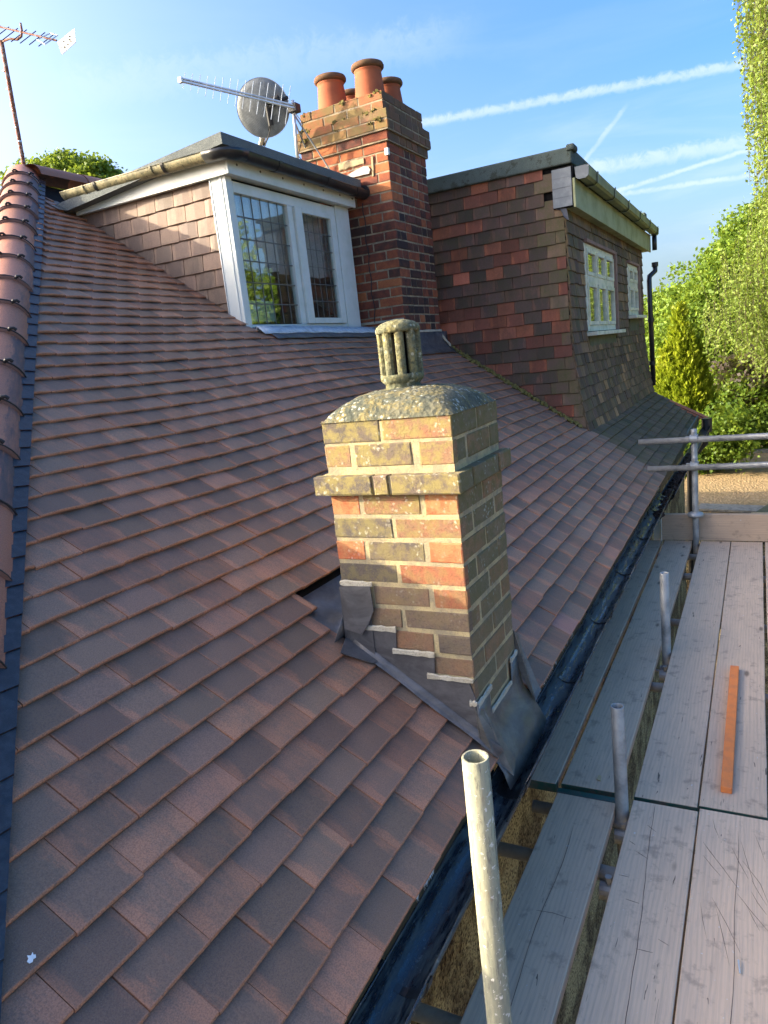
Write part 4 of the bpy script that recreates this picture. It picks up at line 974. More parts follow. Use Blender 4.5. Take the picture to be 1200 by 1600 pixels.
ind = 0; rest = MB(); RM = [T_OLD, T_OLDR, T_ORA, T_OLDF, T_TAN, T_MOSS]
G2 = .109
orange_at = {(5, 6), (4, 3), (4, 4), (13, 1), (11, 5)}
for k in range(22):
    zb = 1.48 - (k + 1) * G2
    zf = YF(zb); y = zf + (.0825 if k % 2 else 0) - (.165 if k % 2 else 0); j = 0
    while y < 3.1:
        y1 = y + .165; ya_ = max(y, zf); zr = ZE + (ya_ - YE) * math.tan(A)
        if y1 - ya_ > .03 and zr < zb + .14 and not (k < 3 and ya_ < 1.56):
            rr = random.random(); mi = 0
            red = .55 + .35 * math.sin(k * 1.1 + j * .55) + (.25 if k in (3, 9, 10, 12) else 0)
            if rr < .50 * red: mi = 1
            if rr < .05: mi = 2
            if y < zf + .12 and mi != 1: mi = 5
            P = Vector((XC, y1, zb + random.gauss(0, .002))); ux, uv, n_ = jit(-Y_, Z_, -X_, .010, .008)
            o_ = MB(); tile(o_, P, ux, uv, n_, y1 - ya_ - .0025, random.random(), th=.011, tilt=.10, ln=.15 if k else .10)
            o_.build('hung_tile', RM[mi], rd); ind += 1
        y = y1; j += 1
# front tiles
wins = [(7.32, 8.88, .055, .885), (9.92, 10.75, .22, .86)]
for k in range(22):
    zb = 1.22 - (k + 1) * .105
    if zb < -1.0: break
    lean = (YF(zb) - YF(zb + .1)) / .1; uv0 = Vector((0, -lean, 1)).normalized(); n0 = Vector((0, -1, -lean)).normalized()
    uv0 = Vector((0, YF(zb + .1) - YF(zb), .1)).normalized(); n0 = X_.cross(uv0).normalized()
    x = XC - .012 - (.0825 if k % 2 else 0)
    while x < 11.3:
        xa, xb = max(x, XC - .012), min(x + .163, 11.32)
        for (w0, w1, z0, z1) in wins:
            if zb > z0 - .20 and zb < z1 + .02:
                if xa < w0 - .02 < xb: xb = w0 - .02
                elif xa < w1 + .02 < xb: xa = w1 + .02
                elif xa >= w0 - .02 and xb <= w1 + .02: xb = xa
        zr = ZE + (YF(zb) - YE) * math.tan(A)
        if xb - xa > .025 and zb > zr - .09:
            rr = random.random(); mi = 3
            if rr < .08 + .10 * math.sin(x * 2 + k): mi = 4
            elif rr > .78: mi = 5
            P = Vector((xa, YF(zb), zb + random.gauss(0, .003))); ux, uv, n_ = jit(X_, uv0, n0, .012, .012)
            if ind < 300 and xa < 8.3:
                o_ = MB(); tile(o_, P, ux, uv, n_, xb - xa - .0025, random.random(), th=.012, tilt=.12, ln=.15); o_.build('hung_tile', RM[mi], rd); ind += 1
            else: tile(rest, P, ux, uv, n_, xb - xa - .0025, random.random(), th=.012, tilt=.12, ln=.15, m=mi)
        x += .165
rest.build('hung_tiles_beyond', RM, rd, kind='stuff')
# windows
def old_window(w0, w1, z0, z1, cols):
    Yw = 1.475; fr = MB(); fr.box((w0, Yw, z0), (w0 + .05, Yw + .06, z1)); fr.box((w1 - .05, Yw, z0), (w1, Yw + .06, z1)); fr.box((w0 + .05, Yw, z0), (w1 - .05, Yw + .06, z0 + .06)); fr.box((w0 + .05, Yw, z1 - .05), (w1 - .05, Yw + .06, z1))
    W_ = fr.build('window', PAINT, rd); bevel(W_, .004)
    zt = z0 + (z1 - z0) * .60
    boxobj('transom', (w0 + .051, Yw - .008, zt - .035), (w1 - .051, Yw + .05, zt + .035), PAINT, W_)
    sw = (w1 - w0 - .1) / cols
    for c in range(cols):
        a = w0 + .05 + c * sw; b = a + sw
        if c: boxobj('mullion', (a - .025, Yw - .004, z0 + .061), (a + .025, Yw + .05, z1 - .051), PAINT, W_)
        for (p, q) in ((z0 + .06, zt - .035), (zt + .035, z1 - .05)):
            m_ = MB(); x0, x1 = a + (.026 if c else .001), b - (.026 if c < cols - 1 else .001)
            m_.box((x0, Yw - .014, p + .001), (x0 + .035, Yw + .02, q - .001)); m_.box((x1 - .035, Yw - .014, p + .001), (x1, Yw + .02, q - .001)); m_.box((x0 + .035, Yw - .014, p + .001), (x1 - .035, Yw + .02, p + .036)); m_.box((x0 + .035, Yw - .014, q - .036), (x1 - .035, Yw + .02, q - .001))
            m_.build('sash', PAINT, W_)
            boxobj('pane', (x0 + .02, Yw + .006, p + .02), (x1 - .02, Yw + .01, q - .02), GLASS, W_, 0)
    boxobj('net_curtain', (w0 + .06, Yw + .10, z0), (w1 - .06, Yw + .11, z0 + (z1 - z0) * .55), CURT, W_, 0)
    boxobj('sill', (w0 - .06, Yw - .10, z0 - .045), (w1 + .08, Yw + .02, z0 - .008), PAINT, W_)
    boxobj('render_below', (w0 + .04, YF(z0 - .1) - .022, z0 - .20), (w1 - .02, Yw + .02, z0 - .047), GREENR, rd)
    boxobj('render_jamb', (w1 + .002, Yw - .03, z0 - .01), (w1 + .09, Yw + .04, z1 + .03), PINKR, rd)
    boxobj('render_head', (w0, Yw - .03, z1 + .002), (w1, Yw + .04, z1 + .035), PINKR, rd)
old_window(*wins[0], 3); old_window(*wins[1], 2)
# corner: slate cheek pieces at top, fascia, coping, gutter
for i in range(4):
    mb = MB(); z1 = 1.43 - i * .078; mb.prism([(0, 0), (.165, 0), (.165, .076), (0, .076)], 0, .008 + .002 * (i % 2), (XC - .030, 1.578 , z1 - .078), -Y_, Z_, -X_); mb.build('slate_piece', SLATE, rd)
boxobj('slate_backing', (XC - .029, 1.40, 1.11), (XC + .02, 1.58, 1.44), DARK, rd, 0)
boxobj('front_fascia', (XC - .035, 1.385, 1.10), (11.55, 1.405, 1.335), PVCG, rd)
boxobj('front_soffit', (XC - .02, 1.406, 1.11), (11.5, 1.52, 1.12), PVCG, rd)
lead = sheet('corner_soaker', [(XC - .03, 1.56, 1.11), (XC - .032, 1.52, 1.10), (XC - .033, 1.49, 1.03), (XC - .02, 1.455, 1.0), (XC - .02, 1.47, 1.10)], LEAD, rd, .01)
mb = MB(); P = [(XC - .05, 1.40), (11.5, 1.40), (11.5, 4.75), (XC - .05, 4.75)]; tz = [1.585, 1.53, 1.56, 1.60]
mb.add([(x, y, z) for (x, y), z in zip(P, tz)] + [(x, y, z - .13) for (x, y), z in zip(P, tz)], [(0, 3, 2, 1), (0, 1, 5, 4), (3, 0, 4, 7), (4, 5, 6, 7)]); o = mb.build('felt_roof', FELTG, rd); bevel(o, .012, 2)
boxobj('kerb_end', (XC - .075, 1.37, 1.55), (XC + .08, 1.44, 1.60), FELTG, rd, .015)
boxobj('far_upstand', (11.30, 1.42, 1.50), (11.5, 1.7, 1.63), FELTG, rd, .01)
rg = thing('upper_gutter', 'greenish square-section gutter along the top of the old dark dormer front', 'gutter')
mb = MB(); prof = [(-.055, .045), (-.05, -.03), (-.03, -.048), (.03, -.048), (.05, -.03), (.055, .045), (.049, .045), (.044, -.026), (.027, -.042), (-.027, -.042), (-.044, -.026), (-.049, .045)]
mb.prism(prof, 0, 4.95, (XC + .0, 1.328, 1.372), Y_, Z_, X_); mb.build('channel', plain('green_stained_gutter', (.20, .21, .10), .5, .4, scale=6, c2=(.12, .13, .06), bmp=.1), rg)
mb = MB(); mb.prism([(-.06, .05), (-.053, -.035), (-.03, -.052), (.03, -.052), (.053, -.035), (.06, .05)], 0, .012, (XC - .012, 1.328, 1.372), Y_, Z_, X_); mb.build('stop_end', SLATE, rg)
for x in (7.0, 7.9, 8.8, 9.7, 10.6, 11.4):
    mb = MB(); mb.prism([(-.062, .052), (-.056, -.036), (-.033, -.055), (.033, -.055), (.056, -.036), (.062, .052), (.066, .052), (.06, -.04), (.035, -.061), (-.035, -.061), (-.06, -.04), (-.066, .052)], 0, .05, (x, 1.328, 1.372), Y_, Z_, X_); mb.build('bracket', BLACKP, rg)
dq = thing('dormer_downpipe', 'black round downpipe on the far corner of the old dark dormer', 'downpipe')
mb = MB(); mb.tube([(11.52, 1.33, 1.33), (11.52, 1.33, 1.12)], .034, 10); mb.tube([(11.50, 1.33, .93), (11.50, 1.33, .83), (11.42, 1.40, .76)] + [(11.38, 1.40, .7), (11.34, 1.38, -.80)], .036, 12); mb.build('pipe', BLACKP, dq, smooth=True)
for x_, z_ in ((11.50, .92), (11.36, .145), (11.345, -.475)): mb = MB(); mb.tube([(x_, 1.33 if x_ > 11.4 else 1.39, z_ - .03), (x_, 1.33 if x_ > 11.4 else 1.39, z_ + .03)], .046, 12); mb.build('socket', BLACKP, dq)

# ---------------------------------------------------------------- SCAFFOLD
HB = -1.74
def board(x0, x1, y0, y1, label, z=HB, r=None, dz=0.0):
    mb = MB(); P = [(x0, y0), (x1, y0), (x1, y1), (x0, y1)]; n = 10; r = random.random() if r is None else r
    vs = []; us = []
    for i in range(n + 1):
        x = x0 + (x1 - x0) * i / n; e = random.uniform(-.0012, .0012)
        for (y, zz) in ((y0 + e, z - .038), (y0 + e, z - .0025), (y0 + .0025 + e, z), (y1 - .0025 + e, z), (y1 + e, z - .0025), (y1 + e, z - .038)):
            vs.append((x, y, zz + dz * (i / n))); us.append((x - x0, y - y0 + (0 if zz > z - .03 else .03)))
    fs = [(i * 6 + k, (i + 1) * 6 + k, (i + 1) * 6 + (k + 1) % 6, i * 6 + (k + 1) % 6) for i in range(n) for k in range(6)] + [(5, 4, 3, 2, 1, 0), tuple(n * 6 + k for k in range(6))]
    mb.add(vs, fs, us, r); o = mb.build('scaffold_board', WOOD); tag(o, label, 'scaffold board', 'scaffold boards of the walkway')
    # steel end bands
    for x in (x0, x1 - .03):
        m2 = MB(); m2.box((x + (-.0015 if x == x0 else .0), y0 - .0015, z - .0395), (x + .030 + (0 if x == x0 else .0015), y1 + .0015, z - .002)); bb = m2.build('end_band', END, o)
    return o
END = plain('green_end_band', (.02, .09, .075), .5, .4, .3, scale=20, c2=(.10, .09, .08), bmp=.1)
bA = board(-1.1, 2.515, .482, .708, 'near left scaffold board with a dark gap on either side, under the cream pole', r=.35, dz=-.004)
bB = board(-1.2, 2.520, .197, .424, 'near middle scaffold board with a long split, beside the gap of the uprights', r=.75)
bC = board(-1.2, 2.540, -.034, .192, 'near scaffold board scored with many dark scratches, below the orange batten', r=.85)
board(-1.2, 2.540, -.265, -.040, 'near outermost scaffold board at the right edge', r=.6)
board(2.535, 6.20, .726, .95, 'far board tucked closest to the house under the gutter', r=.3)
board(2.545, 6.20, .490, .704, 'far second board, left of the gap where the short uprights rise', r=.45, z=HB + .001)
board(2.545, 6.20, .202, .424, 'far board just right of the gap where the short uprights rise', r=.5)
board(2.560, 6.20, -.028, .196, 'far board carrying the orange batten', r=.55, z=HB - .001)
board(2.560, 6.20, -.27, -.045, 'far outermost board at the right edge of the walkway', r=.7)
CRK = plain('dark_crack', (.12, .085, .065), .95, .1, bmp=0)
def mark(parent, pts, w_, name='scratch'):
    m_ = MB(); P = [Vector((*p, HB + .0003)) for p in pts]; vs = []
    for i, p in enumerate(P):
        t_ = (P[min(i + 1, len(P) - 1)] - P[max(i - 1, 0)]).normalized(); s_ = Vector((-t_.y, t_.x, 0)) * w_ * (.15 if i in (0, len(P) - 1) else random.uniform(.6, 1.2)); vs += [p - s_, p + s_, p - s_ + Z_ * .0004, p + s_ + Z_ * .0004]
    m_.add(vs, [f for i in range(len(P) - 1) for a in (i * 4,) for f in ((a + 2, a + 3, a + 7, a + 6), (a, a + 2, a + 6, a + 4), (a + 1, a + 5, a + 7, a + 3))]); return m_.build(name, CRK, parent)
x = 2.515; pts = []
while x > 1.2: pts.append((x, .345 - (2.5 - x) * .045 + .0025 * math.sin(x * 9) + .0008 * math.sin(x * 41))); x -= .03
mark(bB, pts, .0009, 'split')
mark(bA, [(1.0 + i * .1, .60 + .006 * math.sin(i)) for i in range(14)], .0008, 'split')
mark(bC, [(1.45 + i * .1, .062 + .003 * math.sin(i * 1.3)) for i in range(11)], .0008, 'split')
for i in range(15):
    x0, y0 = random.uniform(2.05, 2.5), random.uniform(.0, .17); a = random.uniform(.15, .6); L_ = random.uniform(.06, .24)
    mark(bC, [(x0, y0), (x0 - L_ * .5 * math.cos(a), y0 - L_ * .5 * math.sin(a) + random.uniform(-.004, .004)), (max(1.7, x0 - L_ * math.cos(a)), max(-.03, y0 - L_ * math.sin(a)))], .0006)
for i in range(7):
    x0, y0 = random.uniform(1.7, 2.4), random.uniform(.23, .40); a = random.uniform(-1, 1.8); L_ = random.uniform(.02, .05)
    mark(bB, [(x0, y0), (x0 + L_ * math.cos(a) * .5, y0 + L_ * math.sin(a) * .5), (x0 + L_ * math.cos(a), y0 + min(L_ * math.sin(a), .41 - y0))], .0009)
mark(bA, [(1.86, .51), (1.865, .57), (1.858, .62)], .0009)
tb = MB(); n = 8
vs = []; us = []
for i in range(n + 1):
    y = .722 - 2.2 * i / n
    for (x, z) in ((6.21, HB + .003), (6.21, HB + .222), (6.2125, HB + .225), (6.245, HB + .225), (6.248, HB + .222), (6.248, HB + .003)): vs.append((x, y, z)); us.append((i * .275, z - HB))
tb.add(vs, [(i * 6 + k, i * 6 + (k + 1) % 6, (i + 1) * 6 + (k + 1) % 6, (i + 1) * 6 + k) for i in range(n) for k in range(6)] + [(0, 1, 2, 3, 4, 5)], us, .1)
o = tb.build('toe_board', WOOD); tag(o, 'grey toe board standing on edge across the far end of the walkway', 'scaffold board')
bt_ = boxobj('timber_batten', (2.665, .088, HB), (3.765, .128, HB + .026), BATTEN); tag(bt_, 'bright orange treated batten lying lengthwise on a scaffold board', 'batten')
bt_.rotation_euler = (0, 0, 0)
def tubeobj(name, p0, p1, mat, label, cat, R=.02415, group=None, inner=True):
    p0, p1 = Vector(p0), Vector(p1); d = (p1 - p0); L_ = d.length; mb = MB()
    mb.lathe(p0, [(R - .0045, 0), (R, 0), (R, L_ - .001), (R - .0008, L_), (R - .0038, L_), (R - .0045, L_ - .001), (R - .0045, 0)], 28, axis=d.normalized(), cap=False)
    o = mb.build(name, mat, None); me = o.data
    for p in me.polygons: p.use_smooth = abs(p.normal.dot(d.normalized())) < .5
    return tag(o, label, cat, group)
tubeobj('scaffold_upright', (1.052, .441, -3.6), (1.050, .441, -.695), POLE, 'nearest scaffold upright, tall cream weathered tube with open top in front of the gutter', 'scaffold tube', group='scaffold uprights')
tubeobj('scaffold_upright', (2.47, .456, -3.6), (2.455, .456, -1.318), GALV, 'grey upright rising at the joint between near and far boards', 'scaffold tube', group='scaffold uprights')
tubeobj('scaffold_upright', (3.93, .452, -3.6), (3.93, .452, -1.285), GALV, 'short grey upright halfway along the far boards', 'scaffold tube', group='scaffold uprights')
tubeobj('scaffold_upright', (6.16, .455, -3.6), (6.14, .455, -.80), GALV, 'grey upright at the toe board holding the two guard rails', 'scaffold tube', group='scaffold uprights')
tubeobj('guard_rail', (6.085, .868, -.880), (6.085, -1.8, -.862), GALV, 'upper horizontal guard rail clamped across the far upright', 'scaffold tube', group='guard rails')
tubeobj('guard_rail', (6.085, .805, -1.105), (6.085, -1.8, -1.072), GALV, 'lower horizontal guard rail clamped across the far upright', 'scaffold tube', group='guard rails')
def coupler(c, label, s=1.0):
    c = Vector(c); t = tag_e('scaffold_coupler', label, 'coupler', 'scaffold couplers'); t.location = c
    mb = MB(); mb.tube([(0, 0, -.026 * s), (0, 0, .026 * s)], .033 * s, 14); mb.build('band', GALV, t)
    mb = MB(); mb.tube([(-.052 * s, -.028 * s, 0), (-.052 * s, .028 * s, 0)], .032 * s, 14); mb.build('cross_band', GALV, t)
    mb = MB(); mb.tube([(-.02, .03, .012), (-.02, .062, .012)], .008, 6); mb.tube([(-.06, .0, .03), (-.06, .0, .058)], .008, 6); mb.tube([(-.06, .0, .044), (-.06, .0, .060)], .013, 6); mb.build('bolt', GALV, t)
coupler((6.14, .455, -.872), 'coupler joining the upper guard rail to the far upright'); coupler((6.15, .455, -1.09), 'coupler joining the lower guard rail to the far upright')
t = tag_e('foot_fitting', 'rounded base fitting where the far upright passes the toe board', 'coupler'); t.location = (6.15, .455, -1.50)
mb = MB(); mb.lathe((0, 0, -.022), [(.03, 0), (.058, .004), (.064, .018), (.058, .034), (.034, .044), (.03, .046)], 20); mb.build('collar', GALV, t, smooth=True)
for i, (x, lab) in enumerate(((1.448, 'nearest cross tube poking out from under the near boards by the wall'), (2.172, 'second cross tube under the near boards, ending at the wall'), (2.455, 'cross tube under the joint of the boards, beside the upright'), (3.61, 'cross tube crossing the gap before the short upright'), (4.52, 'cross tube showing in the gap in the middle of the far boards'), (5.45, 'cross tube showing in the gap near the toe board'), (5.95, 'cross tube showing in the gap right at the toe board'))):
    tubeobj('cross_tube', (x, .93 if i < 2 else (.80 if i == 2 else .98), HB - .064), (x, -1.0, HB - .064), GALV, lab, 'scaffold tube', group='cross tubes under the boards')
tubeobj('ledger_tube', (-.6, .405, HB - .125), (6.4, .405, HB - .125), GALV, 'long ledger tube running below the cross tubes along the gap', 'scaffold tube')
for x, lab in ((2.20, 'coupler below the near gap where cross tube meets ledger'), (2.50, 'coupler at the foot of the upright by the board joint'), (3.90, 'coupler at the foot of the short upright in the gap')): coupler((x, .452, HB - .11), lab, 1.05)
# nail and woodchip on the boards
o = MB(); o.tube([(1.82, .045, HB + .006), (1.86, .050, HB + .010)], .0022, 6); o = o.build('nail', PLAST); tag(o, 'small bright nail lying on the scratched near board', 'nail')
o = MB(); o.prism([(0, 0), (.035, .004), (.04, .016), (.006, .018)], 0, .003, (2.60, .56, HB + .002), X_, Y_, Z_); o = o.build('wood_chip', TIMB); tag(o, 'pale chip of wood lying on the far board near the joint', 'wood chip')

# ---------------------------------------------------------------- GROUND, GRAVEL ROOF BEYOND
mb = MB(); mb.box((-400, -400, -6.2), (700, 500, -6.0)); mb.build('ground', GROUND, kind='structure')
gr = thing('gravel_flat_roof', 'flat roof covered in sunlit golden chippings beyond the far end of the scaffold', 'roof')
boxobj('chippings', (12.1, -9, -3.2), (18.2, 1.3, -3.0), GRAVEL, gr, 0)
boxobj('roof_wall', (12.2, -8.9, -6), (18.1, 1.2, -3.2), DASH, gr, 0)
boxobj('edge_board', (12.02, -9, -3.25), (12.1, 1.3, -2.96), GREYT, gr)
boxobj('back_kerb', (18.2, -9, -3.2), (18.35, 1.35, -2.93), GREYT, gr)
def plank(a, b, w_, th, z, mat, name, label, cat):
    a, b = Vector(a), Vector(b); d = (b - a).normalized(); s = Vector((-d.y, d.x, 0)); m = MB(); q = Matrix(((*d,), (*s,), (*Z_,))).transposed().to_4x4(); q.translation = a
    m.box((0, -w_ / 2, 0), ((b - a).length, w_ / 2, th), mat=q); o = m.build(name, mat); bevel(o, .005); return tag(o, label, cat)
plank((17.6, 1.1, -2.99), (16.6, .45, -2.99), .28, .05, 0, GREYT, 'loose_plank', 'weathered plank lying on the gravel roof by the undergrowth', 'plank')
plank((12.7, .9, -2.99), (12.5, -.1, -2.99), .4, .04, 0, GREYT, 'grey_board', 'flat grey board lying on the near edge of the gravel roof', 'plank')
sh = thing('felt_shed_roof', 'mossy felted roof with a pale timber edge at the right, above the toe board', 'shed')
mb = MB(); P0 = [(12.15, .05, -2.93), (12.25, -3.0, -2.93), (14.3, -3.0, -2.75), (13.3, -.5, -2.80)]; mb.add(P0 + [(x, y, z - .05) for x, y, z in P0], [(0, 1, 2, 3), (7, 6, 5, 4), (0, 4, 5, 1), (1, 5, 6, 2), (2, 6, 7, 3), (3, 7, 4, 0)]); mb.build('felt', mat_felt('mossy_shed_felt', (.10, .105, .06), (.17, .17, .10), 90), sh)
plank((12.12, .10, -3.0), (12.22, -3.0, -3.0), .06, .07, 0, TIMB, 'timber_edge', '', ''); o = bpy.data.objects['timber_edge']; o.parent = sh; del o['label']; del o['category']
# neighbour wall fragment
bo = boxobj('neighbour_wall', (20.0, -1.2, -6), (20.3, -.15, -1.8), plain('pale_render', (.5, .47, .4), .9, .1)); tag(bo, 'pale wall end showing between shrubs at the right edge', 'wall')

# ---------------------------------------------------------------- TREES
def leafmesh(name, C, size, mat, parent=None, kind=None, droop=0.0, aspect=1.6, nrm=None):
    """C: (n,3) leaf centres"""
    n = len(C); d1 = rng.normal(size=(n, 3)); d1[:, 2] -= droop; d1 /= np.linalg.norm(d1, axis=1)[:, None]
    d2 = rng.normal(size=(n, 3)); 
    if nrm is not None: d1 = d1 * .6 + nrm; d1 /= np.linalg.norm(d1, axis=1)[:, None]
    d2 -= (d2 * d1).sum(1)[:, None] * d1; d2 /= np.linalg.norm(d2, axis=1)[:, None]
    s = (size * rng.uniform(.6, 1.3, n))[:, None]
    V_ = np.empty((n, 4, 3)); V_[:, 0] = C - d1 * s * aspect * .5; V_[:, 1] = C + d2 * s * .5; V_[:, 2] = C + d1 * s * aspect * .5; V_[:, 3] = C - d2 * s * .5
    me = bpy.data.meshes.new(name); me.vertices.add(4 * n); me.vertices.foreach_set('co', V_.ravel()); me.loops.add(4 * n); me.loops.foreach_set('vertex_index', np.arange(4 * n, dtype=np.int32))
    me.polygons.add(n); me.polygons.foreach_set('loop_start', np.arange(0, 4 * n, 4, dtype=np.int32)); me.materials.append(mat)
    a = me.attributes.new('rnd', 'FLOAT', 'FACE'); base = .5 + .28 * np.sin(C[:, 0] * 3.1 + C[:, 2] * 2.3) * np.cos(C[:, 1] * 2.7 - C[:, 2]); a.data.foreach_set('value', np.clip(base + rng.normal(0, .22, n), 0, 1).astype(np.float32))
    me.update(calc_edges=True); me.validate(); o = bpy.data.objects.new(name, me); COL.objects.link(o)
    if parent: o.parent = parent
    if kind: o['kind'] = kind
    return o
def clump_pts(c, R, nclump, per, cs):
    """leaf centres gathered in clumps near the surface of an ellipsoid"""
    u = rng.normal(size=(nclump, 3)); u /= np.linalg.norm(u, axis=1)[:, None]
    rad = rng.uniform(.45, 1.0, nclump) ** .5; rad *= 1 + .10 * np.sin(u[:, 0] * 7) * np.cos(u[:, 1] * 6 + u[:, 2] * 5)
    cc = np.array(c) + u * rad[:, None] * np.array(R)
    P = cc[:, None, :] + rng.normal(size=(nclump, per, 3)) * (cs * rng.uniform(.5, 1.3, nclump))[:, None, None] * np.array([1, 1, .6])
    return P.reshape(-1, 3)
def limbs(parent, base, tops, r0, mat=BARK):
    mb = MB(); base = Vector(base); mid = None
    z1 = sum(t[2] for t in tops) / len(tops); cx = sum(t[0] for t in tops) / len(tops); cy = sum(t[1] for t in tops) / len(tops)
    f = base.lerp(Vector((cx, cy, z1)), .55)
    mb.tube([base, base.lerp(f, .5) + Vector((.08, .05, 0)), f], [r0, r0 * .8, r0 * .6], 10)
    for t in tops:
        t = Vector(t); m = f.lerp(t, .5) + Vector((random.uniform(-.3, .3), random.uniform(-.3, .3), .25)); mb.tube([f - Z_ * .1, m, t], [r0 * .5, r0 * .3, r0 * .1], 7)
    mb.build('trunk', mat, parent, smooth=True)
def tree(name, label, lobes, base, mat, leaf, r0=.16, group='garden trees', nc=90, per=60, cs=.28, cat='tree'):
    t = tag_e(name, label, cat, group); limbs(t, base, [l[0] for l in lobes], r0)
    P = np.concatenate([clump_pts(c, R, int(nc * (R[0] * R[1] * R[2]) ** (2 / 3.) / 1.0) + 8, per, cs) for c, R in lobes]); leafmesh('crown', P, leaf, mat, t); return t
tree('broadleaf_tree', 'large fresh green broadleaf tree behind the yellow conifer, beyond the old dormer',
     [((22, 1.0, .2), (1.6, 1.5, 1.7)), ((22.5, -.4, 1.3), (1.8, 1.5, 1.75)), ((23, -1.9, 1.9), (2.0, 1.6, 1.8)), ((22, .3, -1.6), (1.7, 1.8, 1.5)), ((22, -1.5, -.8), (1.8, 1.6, 1.6)), ((22.6, 1.75, -.8), (1.2, .9, 1.2)), ((22.6, 2.5, -1.6), (1.0, .9, 1.5)), ((24, 2.6, -.3), (1.0, .8, 1.5))], (22.4, -.3, -6), LEAF, .075, .22, nc=110, per=90, cs=.22)
# weeping birch: hanging strands
def birch(label, x, ys, ztop, zbot, nst, base, crown):
    t = tag_e('weeping_birch', label, 'tree', 'weeping birches'); P = []; tw = MB()
    for i in range(nst):
        y = random.uniform(*ys); xx = x + random.uniform(-.9, 1.2); f = (y - ys[0]) / (ys[1] - ys[0])
        z = ztop - random.random() * 1.6 - (1.0 * f * random.random()) - (2.6 * f ** 1.3 if ztop < 5 else 0); zb = zbot(f) + abs(random.gauss(0, .5)) + (random.random() ** 2.0 * 2.4 * (f - .6) / .4 if f > .6 else 0); n_ = int(max(0, z - zb) / .022)
        if n_ < 4: continue
        q = np.arange(n_) / n_; sway = .10 * np.sin(q * 3 + i) + .05 * np.sin(q * 9 + i * 2)
        cx = xx + sway * 1.0; cy = y + .12 * np.sin(q * 2.4 + i * 1.7) - .05 * q; cz = z + (zb - z) * q
        c = np.stack([cx, cy, cz], 1); k = rng.random(n_) < .9; P.append(c[k] + rng.normal(0, .035, (k.sum(), 3)))
        st = max(1, n_ // 7); tw.tube([tuple(c[j]) for j in range(0, n_, st)] + [tuple(c[-1])], .0035, 4, cap=False)
    tw.build('twigs', BARK, t); leafmesh('strands', np.concatenate(P), .042, LEAFB, t, droop=.6, aspect=1.4)
    limbs(t, base, crown, .14)
    return t
birch('tall weeping birch whose hanging strands fill the upper right corner', 13.2, (-1.5, .22), 7.6, lambda f: .6 + 2.3 * max(0, f - .78) / .22 + .3 * math.sin(f * 26), 250, (14, -2.6, -6), [(13, -.6, 7.2), (13.5, -2, 7.6), (14, -1.2, 6.8)])
birch('lower pale birch with drooping strands right of the yellow conifer', 16.0, (-1.2, 1.0), 3.7, lambda f: -1.1 - .5 * (1 - f) + .5 * math.sin(f * 11) ** 2, 300, (18, -1.2, -6), [(17, .2, 1.2), (17.4, -.8, 2.0), (17, -.4, 1.4)])
# a single strand further left at the very top
t = tag_e('birch_strand', 'small isolated birch strand hanging into the sky at the top edge', 'branch'); q = np.linspace(0, 1, 34); c = np.stack([13 + 0 * q, .70 + .04 * np.sin(q * 5) , 5.2 - .55 * q], 1)
leafmesh('leaves', c + rng.normal(0, .04, c.shape), .05, LEAFB, t, droop=.6); tw = MB(); tw.tube([(13, -.6, 7.0), (13, .3, 6.4), (13, .62, 5.9)] + [tuple(c[j]) for j in (0, 11, 22, 33)], .004, 4); tw.build('twig', BARK, t)
# yellow conifer
co = tag_e('golden_conifer', 'bright golden-yellow conifer at the far corner of the old dark dormer', 'tree')
P = []; nv = []
for lx, ly, lt, h, rb in ((17, 1.50, .40, 2.9, .52), (17.1, 1.22, -.30, 2.2, .42), (17, 1.80, -.40, 2.2, .4), (16.9, 1.36, -.05, 2.5, .38)):
    for i in range(520):
        f = random.random() ** .8; z = lt - f * h; r_ = rb * min(1, .06 + f * 1.35) * random.uniform(.72, 1.08); a = random.random() * 2 * math.pi
        c = np.array([lx + r_ * math.cos(a), ly + r_ * math.sin(a), z]); d = np.array([math.cos(a) * .6, math.sin(a) * .6, 1.0]); d /= np.linalg.norm(d)
        k = 20; tt = rng.uniform(-.16, .16, k)[:, None]; P.append(c + d * tt + rng.normal(0, .022, (k, 3)) * (1.3 - tt * 4).clip(.3, 2)); nv.append(np.repeat(d[None], k, 0))
leafmesh('foliage', np.concatenate(P), .040, LEAFC, co, aspect=2.4, nrm=np.concatenate(nv) * 1.4)
mb = MB(); mb.tube([(17, 1.4, -6), (17, 1.45, .3)], [.12, .02], 8); mb.build('trunk', BARK, co)
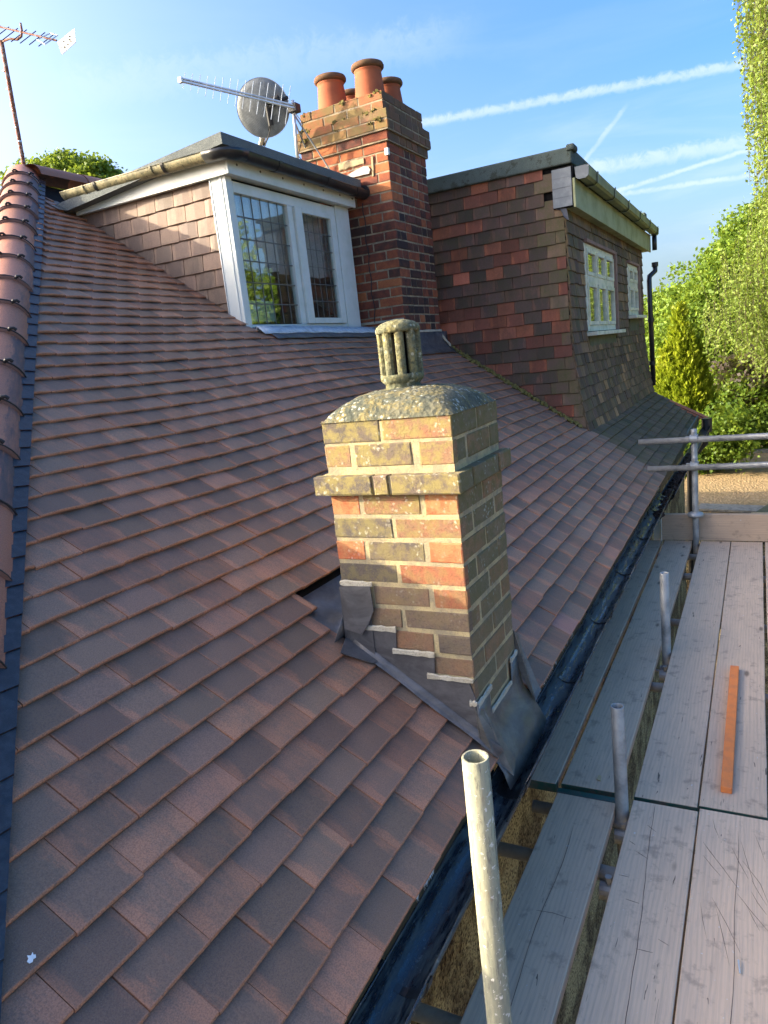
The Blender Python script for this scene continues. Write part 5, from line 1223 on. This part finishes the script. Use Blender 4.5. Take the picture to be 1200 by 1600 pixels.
# undergrowth
def bush(label, lobes, mat=LEAFU, leaf=.06, group='shrubs beyond the gravel roof'):
    return tree('shrub', label, lobes, (lobes[0][0][0], lobes[0][0][1], -6), mat, leaf, .05, group, nc=110, per=70, cs=.16, cat='shrub')
bush('bright green shrub directly behind the end of the mossy slope', [((19, .95, -2.6), (.9, .8, .9)), ((19.2, .35, -2.2), (.9, .7, .9))])
bush('broad bright shrub behind the gravel roof at the right edge', [((19.2, -.3, -2.9), (.9, .9, 1.0)), ((19.4, -1.2, -2.4), (1.0, 1.0, 1.2))])
bush('rounded green shrub in front of the foot of the golden conifer', [((15.9, 1.02, -2.35), (.55, .5, .6)), ((15.8, .62, -2.2), (.5, .5, .65)), ((16.0, 1.5, -2.5), (.5, .45, .5))])
bush('low dark shrub under the golden conifer', [((18.6, 1.55, -3.0), (.7, .8, .7)), ((18.8, 2.3, -3.2), (.8, .8, .8))], group='shrubs beyond the gravel roof')
tree('purple_shrub', 'dark purple-leaved shrub half hidden between the birch strands', [((19.5, .1, -1.3), (.7, .8, .6)), ((20, -.6, -.9), (.6, .6, .5))], (19.8, -.2, -6), LEAFP, .08, .06, None, nc=80, per=60, cs=.2, cat='shrub')
# garden trees to the side, seen in the window glass
tree('garden_tree', 'sunlit garden tree away to the right, mirrored in the dormer window', [((16, -10, 1.0), (3, 3, 3.2)), ((20, -13, 2.6), (3.4, 3.4, 3.6)), ((13, -14, 1.2), (3, 3, 3.4))], (16, -12, -6), LEAFB, .16, .3, nc=55, per=45, cs=.45)
tree('garden_tree', 'garden tree behind the gravel roof to the right, outside the picture', [((24, -6.5, .5), (3, 3, 3.4)), ((28, -10, 1.6), (3.4, 3.4, 4.0))], (25, -8, -6), LEAF, .16, .3, nc=50, per=45, cs=.45)
# tree behind the ridge on the left
tree('distant_tree', 'small leafy tree top showing above the ridge left of the dormer roof', [((20, 24.0, 7.75), (1.0, 1.3, .85)), ((20, 22.4, 7.75), (1.0, 1.1, .8)), ((20, 20.9, 7.3), (.9, .8, .8)), ((20.5, 22.6, 6.6), (1.2, 1.8, .8))], (20, 22, -6), LEAF, .10, .2, nc=90, per=60, cs=.17)
